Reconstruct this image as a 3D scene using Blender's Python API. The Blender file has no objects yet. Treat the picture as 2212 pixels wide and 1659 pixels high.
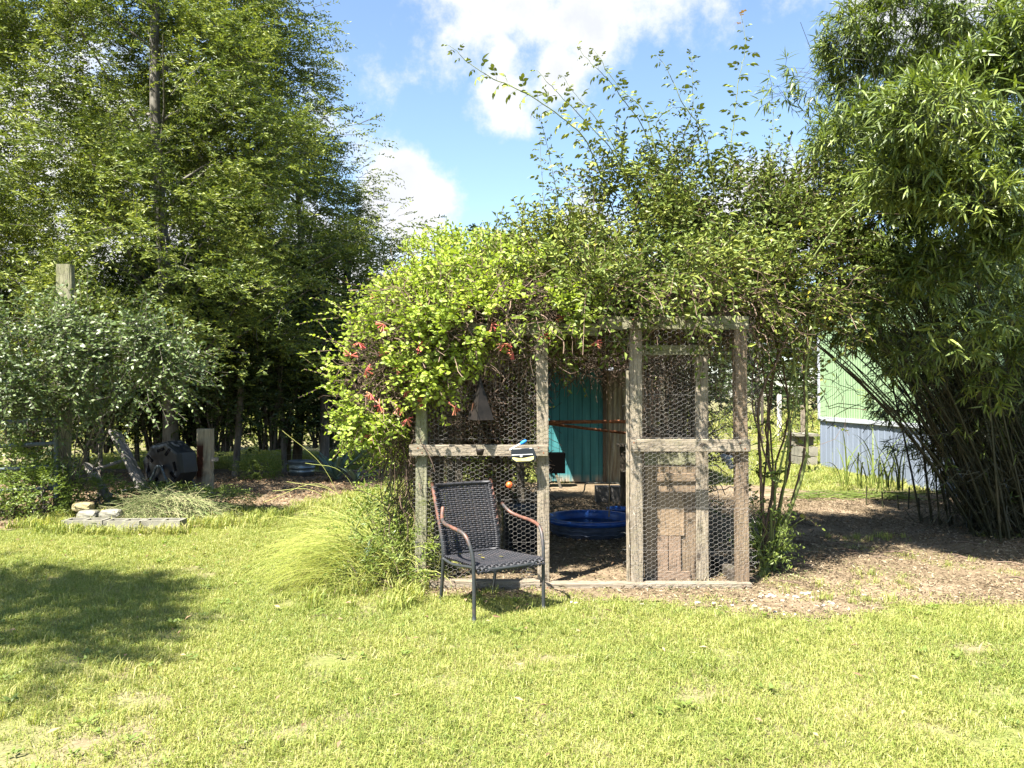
import bpy, math, random
import numpy as np
from mathutils import Vector, Matrix
random.seed(7)
R = np.random.default_rng(11)
C = bpy.context.scene.collection
sc = bpy.context.scene
rad = math.radians

# ------------------------------------------------------------------ camera, sky, sun, exposure
CAM_H = 1.42
FPX = 1700.0
cam = bpy.data.cameras.new('camera'); camo = bpy.data.objects.new('camera', cam); C.objects.link(camo)
camo.location = (0, 0, CAM_H); camo.rotation_euler = (rad(90.86), 0, 0)
cam.sensor_width = 36; cam.lens = 36 * FPX / 2212; cam.clip_start = .05; cam.clip_end = 2000
sc.camera = camo
sc.view_settings.view_transform = 'Standard'; sc.view_settings.look = 'None'
sc.view_settings.gamma = 1; sc.view_settings.use_curve_mapping = False
sc.view_settings.exposure = 2.22
try:
    sc.cycles.max_bounces = 7; sc.cycles.diffuse_bounces = 1; sc.cycles.glossy_bounces = 2
    sc.cycles.transmission_bounces = 3; sc.cycles.transparent_max_bounces = 6
except Exception: pass

SUN_TRAVEL = Vector((0.40, 0.50, -1.0)).normalized()
to_sun = -SUN_TRAVEL
sun = bpy.data.lights.new('sun', 'SUN'); suno = bpy.data.objects.new('sun', sun); C.objects.link(suno)
sun.energy = 5.0; sun.angle = rad(.53); sun.color = (1, .945, .86)
suno.rotation_euler = SUN_TRAVEL.to_track_quat('-Z', 'Y').to_euler(); suno.location = (-8, -10, 20)

def W(px, py, Y):
    "picture point (2212 x 1659 grid) on the upright plane at distance Y"
    return Vector(((px - 1106) / FPX * Y, Y, CAM_H - (py - 855) / FPX * Y))

class NT:
    def __init__(s, tree): s.t = tree; s.n = tree.nodes; s.l = tree.links
    def new(s, ty, **kw):
        n = s.n.new(ty)
        for k, v in kw.items(): setattr(n, k, v)
        return n
    def set(s, sock, v):
        if isinstance(v, bpy.types.NodeSocket): s.l.new(v, sock)
        else: sock.default_value = v
    def math(s, op, a, b=None, c=None, clamp=False):
        n = s.new('ShaderNodeMath', operation=op, use_clamp=clamp); s.set(n.inputs[0], a)
        if b is not None: s.set(n.inputs[1], b)
        if c is not None: s.set(n.inputs[2], c)
        return n.outputs[0]
    def vmath(s, op, a, b=None, out=0):
        n = s.new('ShaderNodeVectorMath', operation=op); s.set(n.inputs[0], a)
        if b is not None:
            if op == 'SCALE': s.set(n.inputs['Scale'], b)
            else: s.set(n.inputs[1], b)
        return n.outputs[out]
    def noise(s, vec, scale, detail=4, rough=.55, out='Fac', dist=0):
        n = s.new('ShaderNodeTexNoise'); s.set(n.inputs['Vector'], vec)
        n.inputs['Scale'].default_value = scale; n.inputs['Detail'].default_value = detail
        n.inputs['Roughness'].default_value = rough; n.inputs['Distortion'].default_value = dist
        return n.outputs[out]
    def ramp(s, fac, stops, interp='LINEAR'):
        n = s.new('ShaderNodeValToRGB'); s.set(n.inputs[0], fac); cr = n.color_ramp; cr.interpolation = interp
        while len(cr.elements) < len(stops): cr.elements.new(.5)
        for e, (p, c) in zip(cr.elements, stops): e.position = p; e.color = (*c, 1) if len(c) == 3 else c
        return n.outputs[0]
    def mix(s, f, a, b, blend='MIX'):
        n = s.new('ShaderNodeMix', data_type='RGBA', blend_type=blend)
        s.set(n.inputs[0], f)
        for k, v in ((6, a), (7, b)):
            if isinstance(v, tuple) and len(v) == 3: v = (*v, 1)
            s.set(n.inputs[k], v)
        return n.outputs[2]
    def mrange(s, v, a, b, c=0., d=1., smooth=False):
        n = s.new('ShaderNodeMapRange'); n.interpolation_type = 'SMOOTHSTEP' if smooth else 'LINEAR'
        s.set(n.inputs[0], v)
        for i, x in enumerate((a, b, c, d)): n.inputs[i + 1].default_value = x
        return n.outputs[0]
    def scale(s, vec, xyz):
        n = s.new('ShaderNodeMapping'); s.set(n.inputs[0], vec); n.inputs['Scale'].default_value = xyz
        return n.outputs[0]

# world: physical sky with cumulus drawn by direction
wd = bpy.data.worlds.new('World'); sc.world = wd; wd.use_nodes = True
t = NT(wd.node_tree); t.n.clear()
sky = t.new('ShaderNodeTexSky', sky_type='NISHITA'); sky.sun_disc = False
sky.sun_elevation = math.asin(to_sun.z); sky.sun_rotation = math.atan2(to_sun.x, to_sun.y)
sky.air_density = 1.0; sky.dust_density = .5; sky.ozone_density = 2.0
gen = t.new('ShaderNodeTexCoord').outputs['Generated']
nrm = t.vmath('NORMALIZE', gen)
warp = t.noise(nrm, 3.2, 3, .5, out='Color')
wv = t.vmath('SCALE', t.vmath('SUBTRACT', warp, (.5, .5, .5)), .12)
pd = t.vmath('ADD', nrm, wv)
def cdir(px, py):
    v = Vector(((px - 1106) / FPX, 1, -(py - 855) / FPX)); return v.normalized()
val = None
for px, py, r in ((1150, 10, .11), (1270, 0, .085), (1010, -10, .095), (1180, -150, .15), (1110, 110, .05), (1230, 115, .05), (1340, -150, .12), (840, 400, .062), (905, 410, .045), (880, 460, .045),
                  (1240, 470, .05), (1700, 480, .10), (1560, 500, .06), (1950, -110, .12), (1100, 190, .05), (700, 560, .07), (150, 260, .12), (1330, 760, .15), (300, 700, .3)):
    d = t.vmath('DISTANCE', pd, tuple(cdir(px, py)), out='Value')
    b = t.math('SUBTRACT', 1., t.math('DIVIDE', d, r))
    val = b if val is None else t.math('MAXIMUM', val, b)
big = t.noise(nrm, 2.3, 3, .5)
val = t.math('MAXIMUM', val, t.mrange(big, .60, .74, -.6, .5))
fb = t.noise(nrm, 8.5, 13, .64)
cl = t.math('ADD', val, t.math('MULTIPLY', t.math('SUBTRACT', fb, .50), 2.9))
alpha = t.mrange(cl, -.12, .60, 0, 1, True)
thick = t.mrange(cl, .2, 1.0, 0, 1, True)
shade = t.mix(t.math('MULTIPLY', thick, t.mrange(t.noise(nrm, 5, 4), .35, .62)), (1, 1, 1), (.78, .81, .89))
skyc = t.new('ShaderNodeMix', data_type='RGBA', blend_type='MULTIPLY'); skyc.inputs[0].default_value = 1
t.l.new(sky.outputs[0], skyc.inputs[6]); skyc.inputs[7].default_value = (1.0, 1.0, 1.0, 1)
CLOUD = 3.8
cc = t.vmath('SCALE', shade, CLOUD)
fin = t.mix(alpha, skyc.outputs[2], cc)
bg = t.new('ShaderNodeBackground'); t.l.new(fin, bg.inputs[0]); bg.inputs[1].default_value = .066
wo = t.new('ShaderNodeOutputWorld'); t.l.new(bg.outputs[0], wo.inputs[0])

# ------------------------------------------------------------------ materials
def mat(name, fn, rough=.6, spec=.4, metal=0., bump=None):
    m = bpy.data.materials.new(name); m.use_nodes = True; t = NT(m.node_tree)
    p = m.node_tree.nodes['Principled BSDF']
    p.inputs['Roughness'].default_value = rough; p.inputs['Specular IOR Level'].default_value = spec
    p.inputs['Metallic'].default_value = metal
    r = fn(t) if callable(fn) else (*fn, 1)
    h = None
    if isinstance(r, tuple) and len(r) == 2 and isinstance(r[0], bpy.types.NodeSocket): r, h = r
    t.set(p.inputs['Base Color'], r)
    if h is not None:
        b = t.new('ShaderNodeBump'); b.inputs['Strength'].default_value = bump or .5; b.inputs['Distance'].default_value = .004
        t.l.new(h, b.inputs['Height']); t.l.new(b.outputs[0], p.inputs['Normal'])
    return m

def leaf_mat(name, cols, trans=.35, rough=.42, spec=.4, tcol=1.5, sc_=1.2):
    m = bpy.data.materials.new(name); m.use_nodes = True; t = NT(m.node_tree)
    p = t.n['Principled BSDF']; out = t.n['Material Output']
    g = t.new('ShaderNodeNewGeometry')
    f = t.math('ADD', t.math('MULTIPLY', g.outputs['Random Per Island'], .62),
               t.math('MULTIPLY', t.mrange(t.noise(g.outputs['Position'], sc_, 2), .32, .68), .38))
    col = t.ramp(f, [(i / (len(cols) - 1), c) for i, c in enumerate(cols)])
    t.l.new(col, p.inputs['Base Color']); p.inputs['Roughness'].default_value = rough
    p.inputs['Specular IOR Level'].default_value = spec
    tr = t.new('ShaderNodeBsdfTranslucent')
    tc = t.mix(1., col, (tcol * 1.05, tcol * 1.1, tcol * .45), 'MULTIPLY'); t.l.new(tc, tr.inputs[0])
    ms = t.new('ShaderNodeMixShader'); ms.inputs[0].default_value = trans
    t.l.new(p.outputs[0], ms.inputs[1]); t.l.new(tr.outputs[0], ms.inputs[2]); t.l.new(ms.outputs[0], out.inputs[0])
    return m

def wood(name, a, b, c, dark=(.05, .042, .035), moss=.0, bump=.9, gscale=1.):
    def fn(t):
        tc = t.new('ShaderNodeTexCoord').outputs['Object']
        oi = t.new('ShaderNodeObjectInfo').outputs['Random']
        cmb = t.new('ShaderNodeCombineXYZ')
        for i in range(3): t.l.new(t.math('MULTIPLY', oi, 37.0 + 11 * i), cmb.inputs[i])
        v = t.vmath('ADD', tc, cmb.outputs[0])
        v2 = t.vmath('ADD', v, t.vmath('SCALE', t.vmath('SUBTRACT', t.noise(v, 4, 2, out='Color'), (.5, .5, .5)), .03))
        gr = t.noise(t.scale(v2, (2.2 * gscale, 75 * gscale, 75 * gscale)), 1, 5, .65)
        fine = t.noise(t.scale(v2, (9, 260, 260)), 1, 3, .6)
        lo = t.noise(v, 3.5, 4, .6)
        col = t.ramp(gr, [(.25, c), (.42, b), (.6, a), (.8, b)])
        col = t.mix(t.mrange(lo, .45, .75), col, b)
        cr = t.mrange(fine, .34, .47, 1, 0)
        col = t.mix(t.math('MULTIPLY', cr, .75), col, dark)
        kn = t.new('ShaderNodeTexVoronoi'); kn.inputs['Scale'].default_value = 1
        t.l.new(t.scale(v2, (4, 11, 11)), kn.inputs['Vector'])
        k = t.mrange(kn.outputs['Distance'], .10, .19, 1, 0)
        col = t.mix(t.math('MULTIPLY', k, .8), col, (.035, .025, .02))
        if moss: col = t.mix(t.mrange(t.noise(v, 6, 5, .7), .5, .68, 0, moss), col, (.10, .12, .03))
        return col, t.math('SUBTRACT', t.math('ADD', gr, t.math('MULTIPLY', lo, .3)), t.math('MULTIPLY', cr, .5))
    return mat(name, fn, .85, .2, bump=bump)

M = {}
M['post'] = wood('weathered_wood', (.31, .262, .195), (.21, .176, .130), (.075, .062, .046), moss=.22)
M['post_green'] = wood('mossy_wood', (.25, .24, .155), (.17, .165, .10), (.085, .078, .05), moss=.7)
M['brown'] = wood('brown_wood', (.22, .165, .11), (.165, .12, .08), (.08, .06, .04), moss=.1)
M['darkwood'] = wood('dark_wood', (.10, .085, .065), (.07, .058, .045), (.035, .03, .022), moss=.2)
M['ply'] = wood('plywood_brown', (.27, .195, .125), (.215, .155, .098), (.12, .085, .055), bump=.4, gscale=.5)
M['pinkboard'] = wood('pink_brown_board', (.24, .17, .12), (.20, .145, .10), (.14, .10, .07), bump=.4)
M['ladder'] = wood('grey_ladder_wood', (.30, .28, .25), (.22, .20, .18), (.12, .11, .095), moss=.3)
def rustpost(t):
    tc = t.new('ShaderNodeTexCoord').outputs['Object']
    g = t.noise(t.scale(tc, (2.5, 60, 60)), 1, 5, .65)
    col = t.ramp(g, [(.25, (.10, .085, .06)), (.45, (.24, .21, .15)), (.65, (.34, .31, .22))])
    sx = t.new('ShaderNodeSeparateXYZ'); t.l.new(tc, sx.inputs[0])
    n = t.noise(t.scale(tc, (2, 22, 22)), 1, 4, .6)
    ed = t.math('ADD', t.math('MULTIPLY', sx.outputs['Y'], -1.), t.math('MULTIPLY', t.math('SUBTRACT', n, .5), .16))
    m = t.math('MULTIPLY', t.mrange(ed, -.03, .02, 0, 1), t.math('MULTIPLY', t.mrange(sx.outputs['X'], .86, .74), t.mrange(sx.outputs['X'], .12, .32)))
    return t.mix(m, col, (.045, .016, .009)), g
M['rustpost'] = mat('stained_post_wood', rustpost, .85, .2, bump=.9)
M['wire'] = mat('galvanised_wire', lambda t: t.ramp(t.noise(t.new('ShaderNodeNewGeometry').outputs['Position'], 3.2, 5, .7), [(.3, (.17, .16, .148)), (.56, (.28, .27, .25)), (.70, (.15, .085, .05))]), .5, .5, .25)
def teal(t):
    p = t.new('ShaderNodeNewGeometry').outputs['Position']
    n = t.noise(t.scale(p, (14, 14, 1.2)), 1, 5, .6); lo = t.noise(p, 2.4, 3)
    col = t.ramp(n, [(.3, (.022, .11, .12)), (.55, (.034, .155, .165)), (.75, (.05, .20, .21))])
    sx = t.new('ShaderNodeSeparateXYZ'); t.l.new(p, sx.inputs[0])
    bare = t.math('MULTIPLY', t.mrange(sx.outputs['Z'], .16, .02), t.mrange(n, .35, .6))
    return t.mix(bare, t.mix(t.mrange(lo, .5, .75, 0, .35), col, (.09, .25, .26)), (.42, .30, .2)), n
M['teal'] = mat('teal_paint', teal, .7, .25, bump=.5)
def corr(t):
    p = t.new('ShaderNodeNewGeometry').outputs['Position']
    n = t.noise(t.scale(p, (20, 20, 2.2)), 1, 6, .65)
    return t.ramp(n, [(.25, (.07, .05, .035)), (.45, (.16, .15, .11)), (.62, (.27, .28, .22)), (.8, (.36, .37, .31))])
M['corrugated'] = mat('old_corrugated_metal', corr, .6, .4, .2)
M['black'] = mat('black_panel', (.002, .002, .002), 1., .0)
M['blackplastic'] = mat('black_plastic', lambda t: t.ramp(t.noise(t.new('ShaderNodeTexCoord').outputs['Object'], 9, 4), [(.3, (.005, .007, .010)), (.7, (.012, .016, .022))]), .38, .5)
M['slot'] = mat('slot_black', (.004, .004, .005), .8, .1)
M['pool'] = mat('blue_pool_plastic', lambda t: t.ramp(t.noise(t.new('ShaderNodeTexCoord').outputs['Object'], 16, 4), [(.3, (.006, .038, .17)), (.7, (.012, .07, .29))]), .3, .5)
M['poolside'] = mat('dark_blue_pool_side', lambda t: t.ramp(t.noise(t.new('ShaderNodeTexCoord').outputs['Object'], 10, 4), [(.3, (.03, .04, .06)), (.7, (.07, .085, .12))]), .45, .4)
M['water'] = mat('pool_water', (.012, .020, .018), .04, .5)
M['rope'] = mat('old_rope', (.17, .13, .08), .9, .1)
M['rust'] = mat('rusty_pipe', lambda t: t.ramp(t.noise(t.new('ShaderNodeTexCoord').outputs['Object'], 25, 5), [(.3, (.09, .03, .015)), (.55, (.25, .10, .045)), (.7, (.13, .06, .03))]), .75, .3)
def tubefn(t):
    p = t.new('ShaderNodeTexCoord').outputs['Object']
    n = t.noise(p, 13, 5, .65); z = t.new('ShaderNodeSeparateXYZ'); t.l.new(p, z.inputs[0])
    f = t.math('ADD', n, t.mrange(z.outputs['Z'], .36, .58, -.12, .14))
    return t.ramp(f, [(.42, (.030, .034, .036)), (.55, (.06, .05, .045)), (.66, (.14, .062, .042)), (.8, (.20, .10, .07))])
M['chairtube'] = mat('rusted_dark_tube', tubefn, .5, .45, .1)
M['weave'] = mat('slate_wicker', lambda t: t.ramp(t.new('ShaderNodeNewGeometry').outputs['Random Per Island'], [(0, (.016, .017, .021)), (.5, (.026, .027, .031)), (1, (.040, .036, .038))]), .5, .4)
M['steel'] = mat('galvanised_steel', lambda t: t.ramp(t.noise(t.new('ShaderNodeTexCoord').outputs['Object'], 8, 5), [(.3, (.12, .15, .16)), (.7, (.24, .28, .30))]), .38, .5, .6)
M['bluesteel'] = mat('grey_blue_tube', (.07, .09, .10), .45, .5, .2)
M['bell'] = mat('bronze_bell_metal', lambda t: t.ramp(t.noise(t.new('ShaderNodeTexCoord').outputs['Object'], 9, 5, .6), [(.3, (.008, .007, .006)), (.55, (.017, .014, .012)), (.64, (.026, .019, .015)), (.7, (.07, .03, .015))]), .55, .25, .0)
M['cream'] = mat('yellowed_lens', lambda t: t.ramp(t.noise(t.new('ShaderNodeTexCoord').outputs['Object'], 30, 3), [(.3, (.50, .44, .16)), (.7, (.62, .56, .26))]), .25, .5)
M['solar'] = mat('dusty_solar_panel', (.42, .43, .42), .35, .5)
M['white'] = mat('white_plastic', (.72, .73, .72), .4, .5)
M['brushblue'] = mat('bright_blue_bristle', (.015, .19, .55), .6, .3)
M['orange'] = mat('orange_plastic', (.78, .13, .03), .35, .5)
M['bark'] = mat('bark', lambda t: (lambda n: (t.ramp(n, [(.3, (.055, .045, .035)), (.55, (.13, .115, .095)), (.75, (.22, .20, .175))]), n))(t.noise(t.scale(t.new('ShaderNodeNewGeometry').outputs['Position'], (9, 9, 2.2)), 1.6, 6, .65)), .9, .15, bump=1.)
M['palebark'] = mat('pale_bark', lambda t: (lambda n: (t.ramp(n, [(.3, (.08, .072, .058)), (.55, (.16, .15, .125)), (.75, (.24, .23, .20))]), n))(t.noise(t.scale(t.new('ShaderNodeNewGeometry').outputs['Position'], (9, 9, 3)), 1.6, 6, .65)), .9, .15, bump=1.)
M['twig'] = mat('twig_brown', lambda t: t.ramp(t.new('ShaderNodeNewGeometry').outputs['Random Per Island'], [(0, (.035, .025, .018)), (.5, (.10, .07, .05)), (1, (.19, .135, .10))]), .85, .15)
M['greenstem'] = mat('green_stem', lambda t: t.ramp(t.new('ShaderNodeNewGeometry').outputs['Random Per Island'], [(0, (.10, .09, .04)), (.6, (.14, .17, .05)), (1, (.20, .20, .07))]), .6, .3)
M['culm'] = mat('bamboo_culm', lambda t: t.ramp(t.noise(t.new('ShaderNodeNewGeometry').outputs['Position'], 3, 4), [(.3, (.012, .015, .007)), (.55, (.028, .030, .012)), (.8, (.08, .065, .035))]), .5, .4)
M['oak'] = leaf_mat('oak_leaf', [(.036, .056, .015), (.088, .122, .024), (.18, .215, .040), (.31, .33, .070)], .20, .48, .32)
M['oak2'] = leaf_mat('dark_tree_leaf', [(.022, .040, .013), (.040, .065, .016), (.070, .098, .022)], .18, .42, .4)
M['silver'] = leaf_mat('silvery_leaf', [(.038, .066, .020), (.080, .120, .032), (.17, .22, .070)], .15, .46, .5)
M['honey'] = leaf_mat('honeysuckle_leaf', [(.11, .155, .025), (.20, .27, .038), (.29, .36, .055), (.38, .44, .09)], .32, .48, .28)
M['rose'] = leaf_mat('rose_leaf', [(.048, .074, .018), (.108, .152, .028), (.20, .24, .045), (.32, .33, .075)], .24, .48, .28, .36, .45)
M['rosetip'] = leaf_mat('reddish_leaf', [(.14, .07, .035), (.20, .12, .045)], .3)
M['bamboo'] = leaf_mat('bamboo_leaf', [(.026, .046, .011), (.060, .090, .018), (.125, .165, .030), (.22, .26, .05)], .20, .45, .45)
M['weed'] = leaf_mat('weed_leaf', [(.07, .11, .028), (.14, .19, .042), (.23, .28, .065)], .33, .45)
M['agave'] = mat('agave_grey_green', lambda t: t.ramp(t.noise(t.new('ShaderNodeTexCoord').outputs['Object'], 6, 3), [(.3, (.07, .12, .085)), (.7, (.14, .20, .14))]), .45, .4)
def grass_mat(name, dry, lo=.0):
    m = bpy.data.materials.new(name); m.use_nodes = True; t = NT(m.node_tree)
    p = t.n['Principled BSDF']; out = t.n['Material Output']; g = t.new('ShaderNodeNewGeometry')
    isl = g.outputs['Random Per Island']; pos = g.outputs['Position']
    patch = t.mrange(t.noise(pos, .9, 4, .6), .32, .70)
    f = t.math('ADD', t.math('MULTIPLY', isl, .68), t.math('MULTIPLY', patch, .36))
    f = t.math('ADD', f, lo)
    col = t.ramp(f, dry)
    t.l.new(col, p.inputs['Base Color']); p.inputs['Roughness'].default_value = .5; p.inputs['Specular IOR Level'].default_value = .35
    tr = t.new('ShaderNodeBsdfTranslucent'); t.l.new(t.mix(1., col, (1.35, 1.35, .6), 'MULTIPLY'), tr.inputs[0])
    ms = t.new('ShaderNodeMixShader'); ms.inputs[0].default_value = .35
    t.l.new(p.outputs[0], ms.inputs[1]); t.l.new(tr.outputs[0], ms.inputs[2]); t.l.new(ms.outputs[0], out.inputs[0])
    return m
M['grass'] = grass_mat('lawn_blade', [(0, (.105, .160, .030)), (.3, (.195, .245, .052)), (.6, (.290, .312, .080)), (.85, (.38, .36, .13)), (1, (.44, .385, .19))])
M['fountain'] = grass_mat('fountain_grass_blade', [(0, (.30, .36, .085)), (.4, (.44, .48, .13)), (.8, (.54, .53, .19)), (1, (.42, .30, .15))])
M['straw'] = mat('straw', lambda t: t.ramp(t.new('ShaderNodeNewGeometry').outputs['Random Per Island'], [(0, (.10, .15, .045)), (.5, (.22, .24, .10)), (1, (.32, .28, .16))]), .8, .2)
def chipf(t): return t.ramp(t.new('ShaderNodeNewGeometry').outputs['Random Per Island'], [(0, (.045, .031, .018)), (.35, (.125, .090, .053)), (.75, (.24, .185, .12)), (1, (.36, .30, .21))])
M['chip'] = mat('wood_chip', chipf, .9, .1)
def groundf(t):
    p = t.new('ShaderNodeNewGeometry').outputs['Position']
    a = t.noise(p, 1.1, 5, .6); b = t.noise(p, 45, 5, .7)
    soil = t.ramp(b, [(.3, (.11, .088, .05)), (.6, (.20, .165, .10)), (.8, (.28, .235, .16))])
    gr = t.ramp(b, [(.3, (.09, .11, .03)), (.7, (.18, .19, .06))])
    return t.mix(t.mrange(a, .35, .62), gr, soil), b
M['ground'] = mat('lawn_soil', groundf, .95, .1, bump=.8)
def mulchf(t):
    p = t.new('ShaderNodeNewGeometry').outputs['Position']
    a = t.noise(p, 1.3, 5, .6); b = t.noise(p, 60, 5, .75); c = t.noise(t.scale(p, (1, 2.2, 1)), 26, 4, .7)
    m = t.ramp(t.math('ADD', t.math('MULTIPLY', b, .6), t.math('MULTIPLY', c, .4)), [(.32, (.05, .036, .022)), (.5, (.14, .106, .066)), (.66, (.26, .205, .135))])
    return t.mix(t.mrange(a, .50, .68, 0, .7), m, t.ramp(b, [(.3, (.22, .155, .10)), (.7, (.36, .28, .195))])), b
M['mulch'] = mat('mulch_and_sand', mulchf, .95, .1, bump=1.)
M['stone'] = mat('pale_stone', lambda t: t.ramp(t.new('ShaderNodeObjectInfo').outputs['Random'], [(0, (.36, .31, .25)), (1, (.5, .48, .45))]), .8, .2)
def concf(base):
    def fn(t):
        p = t.new('ShaderNodeTexCoord').outputs['Object']; n = t.noise(p, 7, 6, .65); b = t.noise(p, 90, 3, .6)
        c = t.ramp(n, [(.3, tuple(x * .55 for x in base)), (.5, base), (.72, tuple(min(1, x * 1.25) for x in base))])
        return t.mix(t.mrange(b, .35, .5, .5, 0), c, tuple(x * .5 for x in base)), b
    return fn
M['concrete'] = mat('concrete', concf((.20, .19, .15)), .9, .15, bump=.6)
M['yellowstone'] = mat('yellowed_stone', concf((.27, .23, .12)), .9, .15, bump=.8)
M['darkconcrete'] = mat('dark_concrete', concf((.14, .13, .12)), .9, .15, bump=.6)
def siding(c, c2):
    def fn(t):
        p = t.new('ShaderNodeNewGeometry').outputs['Position']
        n = t.noise(t.scale(p, (6, 6, .6)), 1, 5, .6); lo = t.noise(p, .8, 4)
        return t.mix(t.mrange(lo, .4, .7, 0, .6), t.ramp(n, [(.3, c2), (.6, c)]), c2)
    return fn
M['greensiding'] = mat('green_siding', siding((.225, .325, .18), (.18, .27, .145)), .5, .4)
M['skirt'] = mat('pale_blue_skirting', siding((.19, .225, .285), (.15, .18, .235)), .55, .35)
M['trim'] = mat('white_trim', siding((.42, .45, .48), (.34, .37, .40)), .5, .4)
M['roof'] = mat('grey_roof_metal', (.3, .31, .32), .5, .4, .3)
M['flower'] = mat('coral_flower', lambda t: t.ramp(t.new('ShaderNodeNewGeometry').outputs['Random Per Island'], [(0, (.40, .07, .065)), (.6, (.50, .14, .10)), (1, (.55, .28, .14))]), .5, .3)
M['yellowleaf'] = leaf_mat('yellow_leaf', [(.5, .42, .05), (.62, .55, .10)], .3)
M['deadleaf'] = mat('dead_leaf', lambda t: t.ramp(t.new('ShaderNodeNewGeometry').outputs['Random Per Island'], [(0, (.12, .07, .04)), (1, (.36, .25, .14))]), .8, .2)
M['cable'] = mat('dark_cord', (.03, .028, .025), .7, .2)

# ------------------------------------------------------------------ helpers
def nz(v): return v / np.maximum(np.linalg.norm(v, axis=-1, keepdims=True), 1e-9)
def tag(o, label=None, cat=None, group=None, kind=None):
    if label: o['label'] = label
    if cat: o['category'] = cat
    if group: o['group'] = group
    if kind: o['kind'] = kind
    return o
def thing(name, label, cat, loc=(0, 0, 0), group=None, rz=0):
    o = bpy.data.objects.new(name, None); C.objects.link(o); o.location = loc; o.rotation_euler = (0, 0, rz)
    o.empty_display_size = .2
    return tag(o, label, cat, group)
def wloc(p):
    v = Vector((0, 0, 0))
    while p is not None: v += Vector(p.location); p = p.parent
    return v
def put(name, me, parent=None, loc=None, world=True):
    o = bpy.data.objects.new(name, me); C.objects.link(o)
    if parent is not None:
        o.parent = parent
        base = wloc(parent) if world else Vector((0, 0, 0))
        o.location = Vector(loc if loc is not None else (0, 0, 0)) - base
    elif loc is not None: o.location = loc
    return o
class Geo:
    def __init__(s): s.v = []; s.f3 = []; s.f4 = []; s.n = 0
    def add(s, v, f):
        v = np.asarray(v, float).reshape(-1, 3); f = np.asarray(f, int)
        if len(v) == 0: return s
        (s.f3 if f.shape[1] == 3 else s.f4).append(f + s.n); s.v.append(v); s.n += len(v); return s
    def also(s, f):                       # more faces on the vertices added last
        f = np.asarray(f, int); (s.f3 if f.shape[1] == 3 else s.f4).append(f + s.n - len(s.v[-1])); return s
    def mesh(s, name, m, smooth=False):
        me = bpy.data.meshes.new(name)
        v = np.concatenate(s.v); me.vertices.add(len(v)); me.vertices.foreach_set('co', v.astype(np.float32).ravel())
        f3 = np.concatenate(s.f3) if s.f3 else np.zeros((0, 3), int); f4 = np.concatenate(s.f4) if s.f4 else np.zeros((0, 4), int)
        lv = np.concatenate([f3.ravel(), f4.ravel()]).astype(np.int32)
        me.loops.add(len(lv)); me.loops.foreach_set('vertex_index', lv)
        st = np.concatenate([np.arange(len(f3)) * 3, len(f3) * 3 + np.arange(len(f4)) * 4]).astype(np.int32)
        me.polygons.add(len(st)); me.polygons.foreach_set('loop_start', st)
        me.polygons.foreach_set('loop_total', np.concatenate([np.full(len(f3), 3), np.full(len(f4), 4)]).astype(np.int32))
        me.update(calc_edges=True)
        me.polygons.foreach_set('use_smooth', np.full(len(st), bool(smooth)))
        me.materials.append(m); return me
def tubes(P, r, m=5, caps=False):
    "P (n,k,3) paths, r scalar / (k,) / (n,k)"
    P = np.asarray(P, float)
    if P.ndim == 2: P = P[None]
    n, k, _ = P.shape; r = np.broadcast_to(np.asarray(r, float), (n, k))
    T = nz(np.gradient(P, axis=1)); ref = np.where(np.abs(T[:, :1, 2:3]) > .9, np.array([1., 0, 0]), np.array([0, 0, 1.]))
    ref = np.broadcast_to(ref, T.shape); U = nz(np.cross(T, ref)); V = np.cross(T, U)
    a = np.arange(m) * 2 * np.pi / m
    v = P[:, :, None] + r[:, :, None, None] * (U[:, :, None] * np.cos(a)[None, None, :, None] + V[:, :, None] * np.sin(a)[None, None, :, None])
    i, j, q = np.meshgrid(np.arange(n), np.arange(k - 1), np.arange(m), indexing='ij')
    b = (i * k + j) * m; f = np.stack([b + q, b + (q + 1) % m, b + m + (q + 1) % m, b + m + q], -1).reshape(-1, 4)
    return v.reshape(-1, 3), f
def tube(g, pts, r, m=8):
    pts = np.asarray([tuple(p) for p in pts], float); v, f = tubes(pts, r, m); g.add(v, f)
    k = len(pts)
    if m >= 3:
        for base, rev in ((0, False), ((k - 1) * m, True)):
            ff = [[base, base + q + 1, base + q + 2] if not rev else [base, base + q + 2, base + q + 1] for q in range(m - 2)]
            g.also(ff)
    return g
def smooth_path(pts, n=6):
    P = np.asarray([tuple(p) for p in pts], float); P = np.vstack([2 * P[0] - P[1], P, 2 * P[-1] - P[-2]]); out = []
    for i in range(1, len(P) - 2):
        for t_ in np.linspace(0, 1, n, endpoint=False):
            a, b, c, d = P[i - 1:i + 3]
            out.append(.5 * (2 * b + (c - a) * t_ + (2 * a - 5 * b + 4 * c - d) * t_ ** 2 + (3 * b - a - 3 * c + d) * t_ ** 3))
    out.append(P[-2]); return np.array(out)
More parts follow.
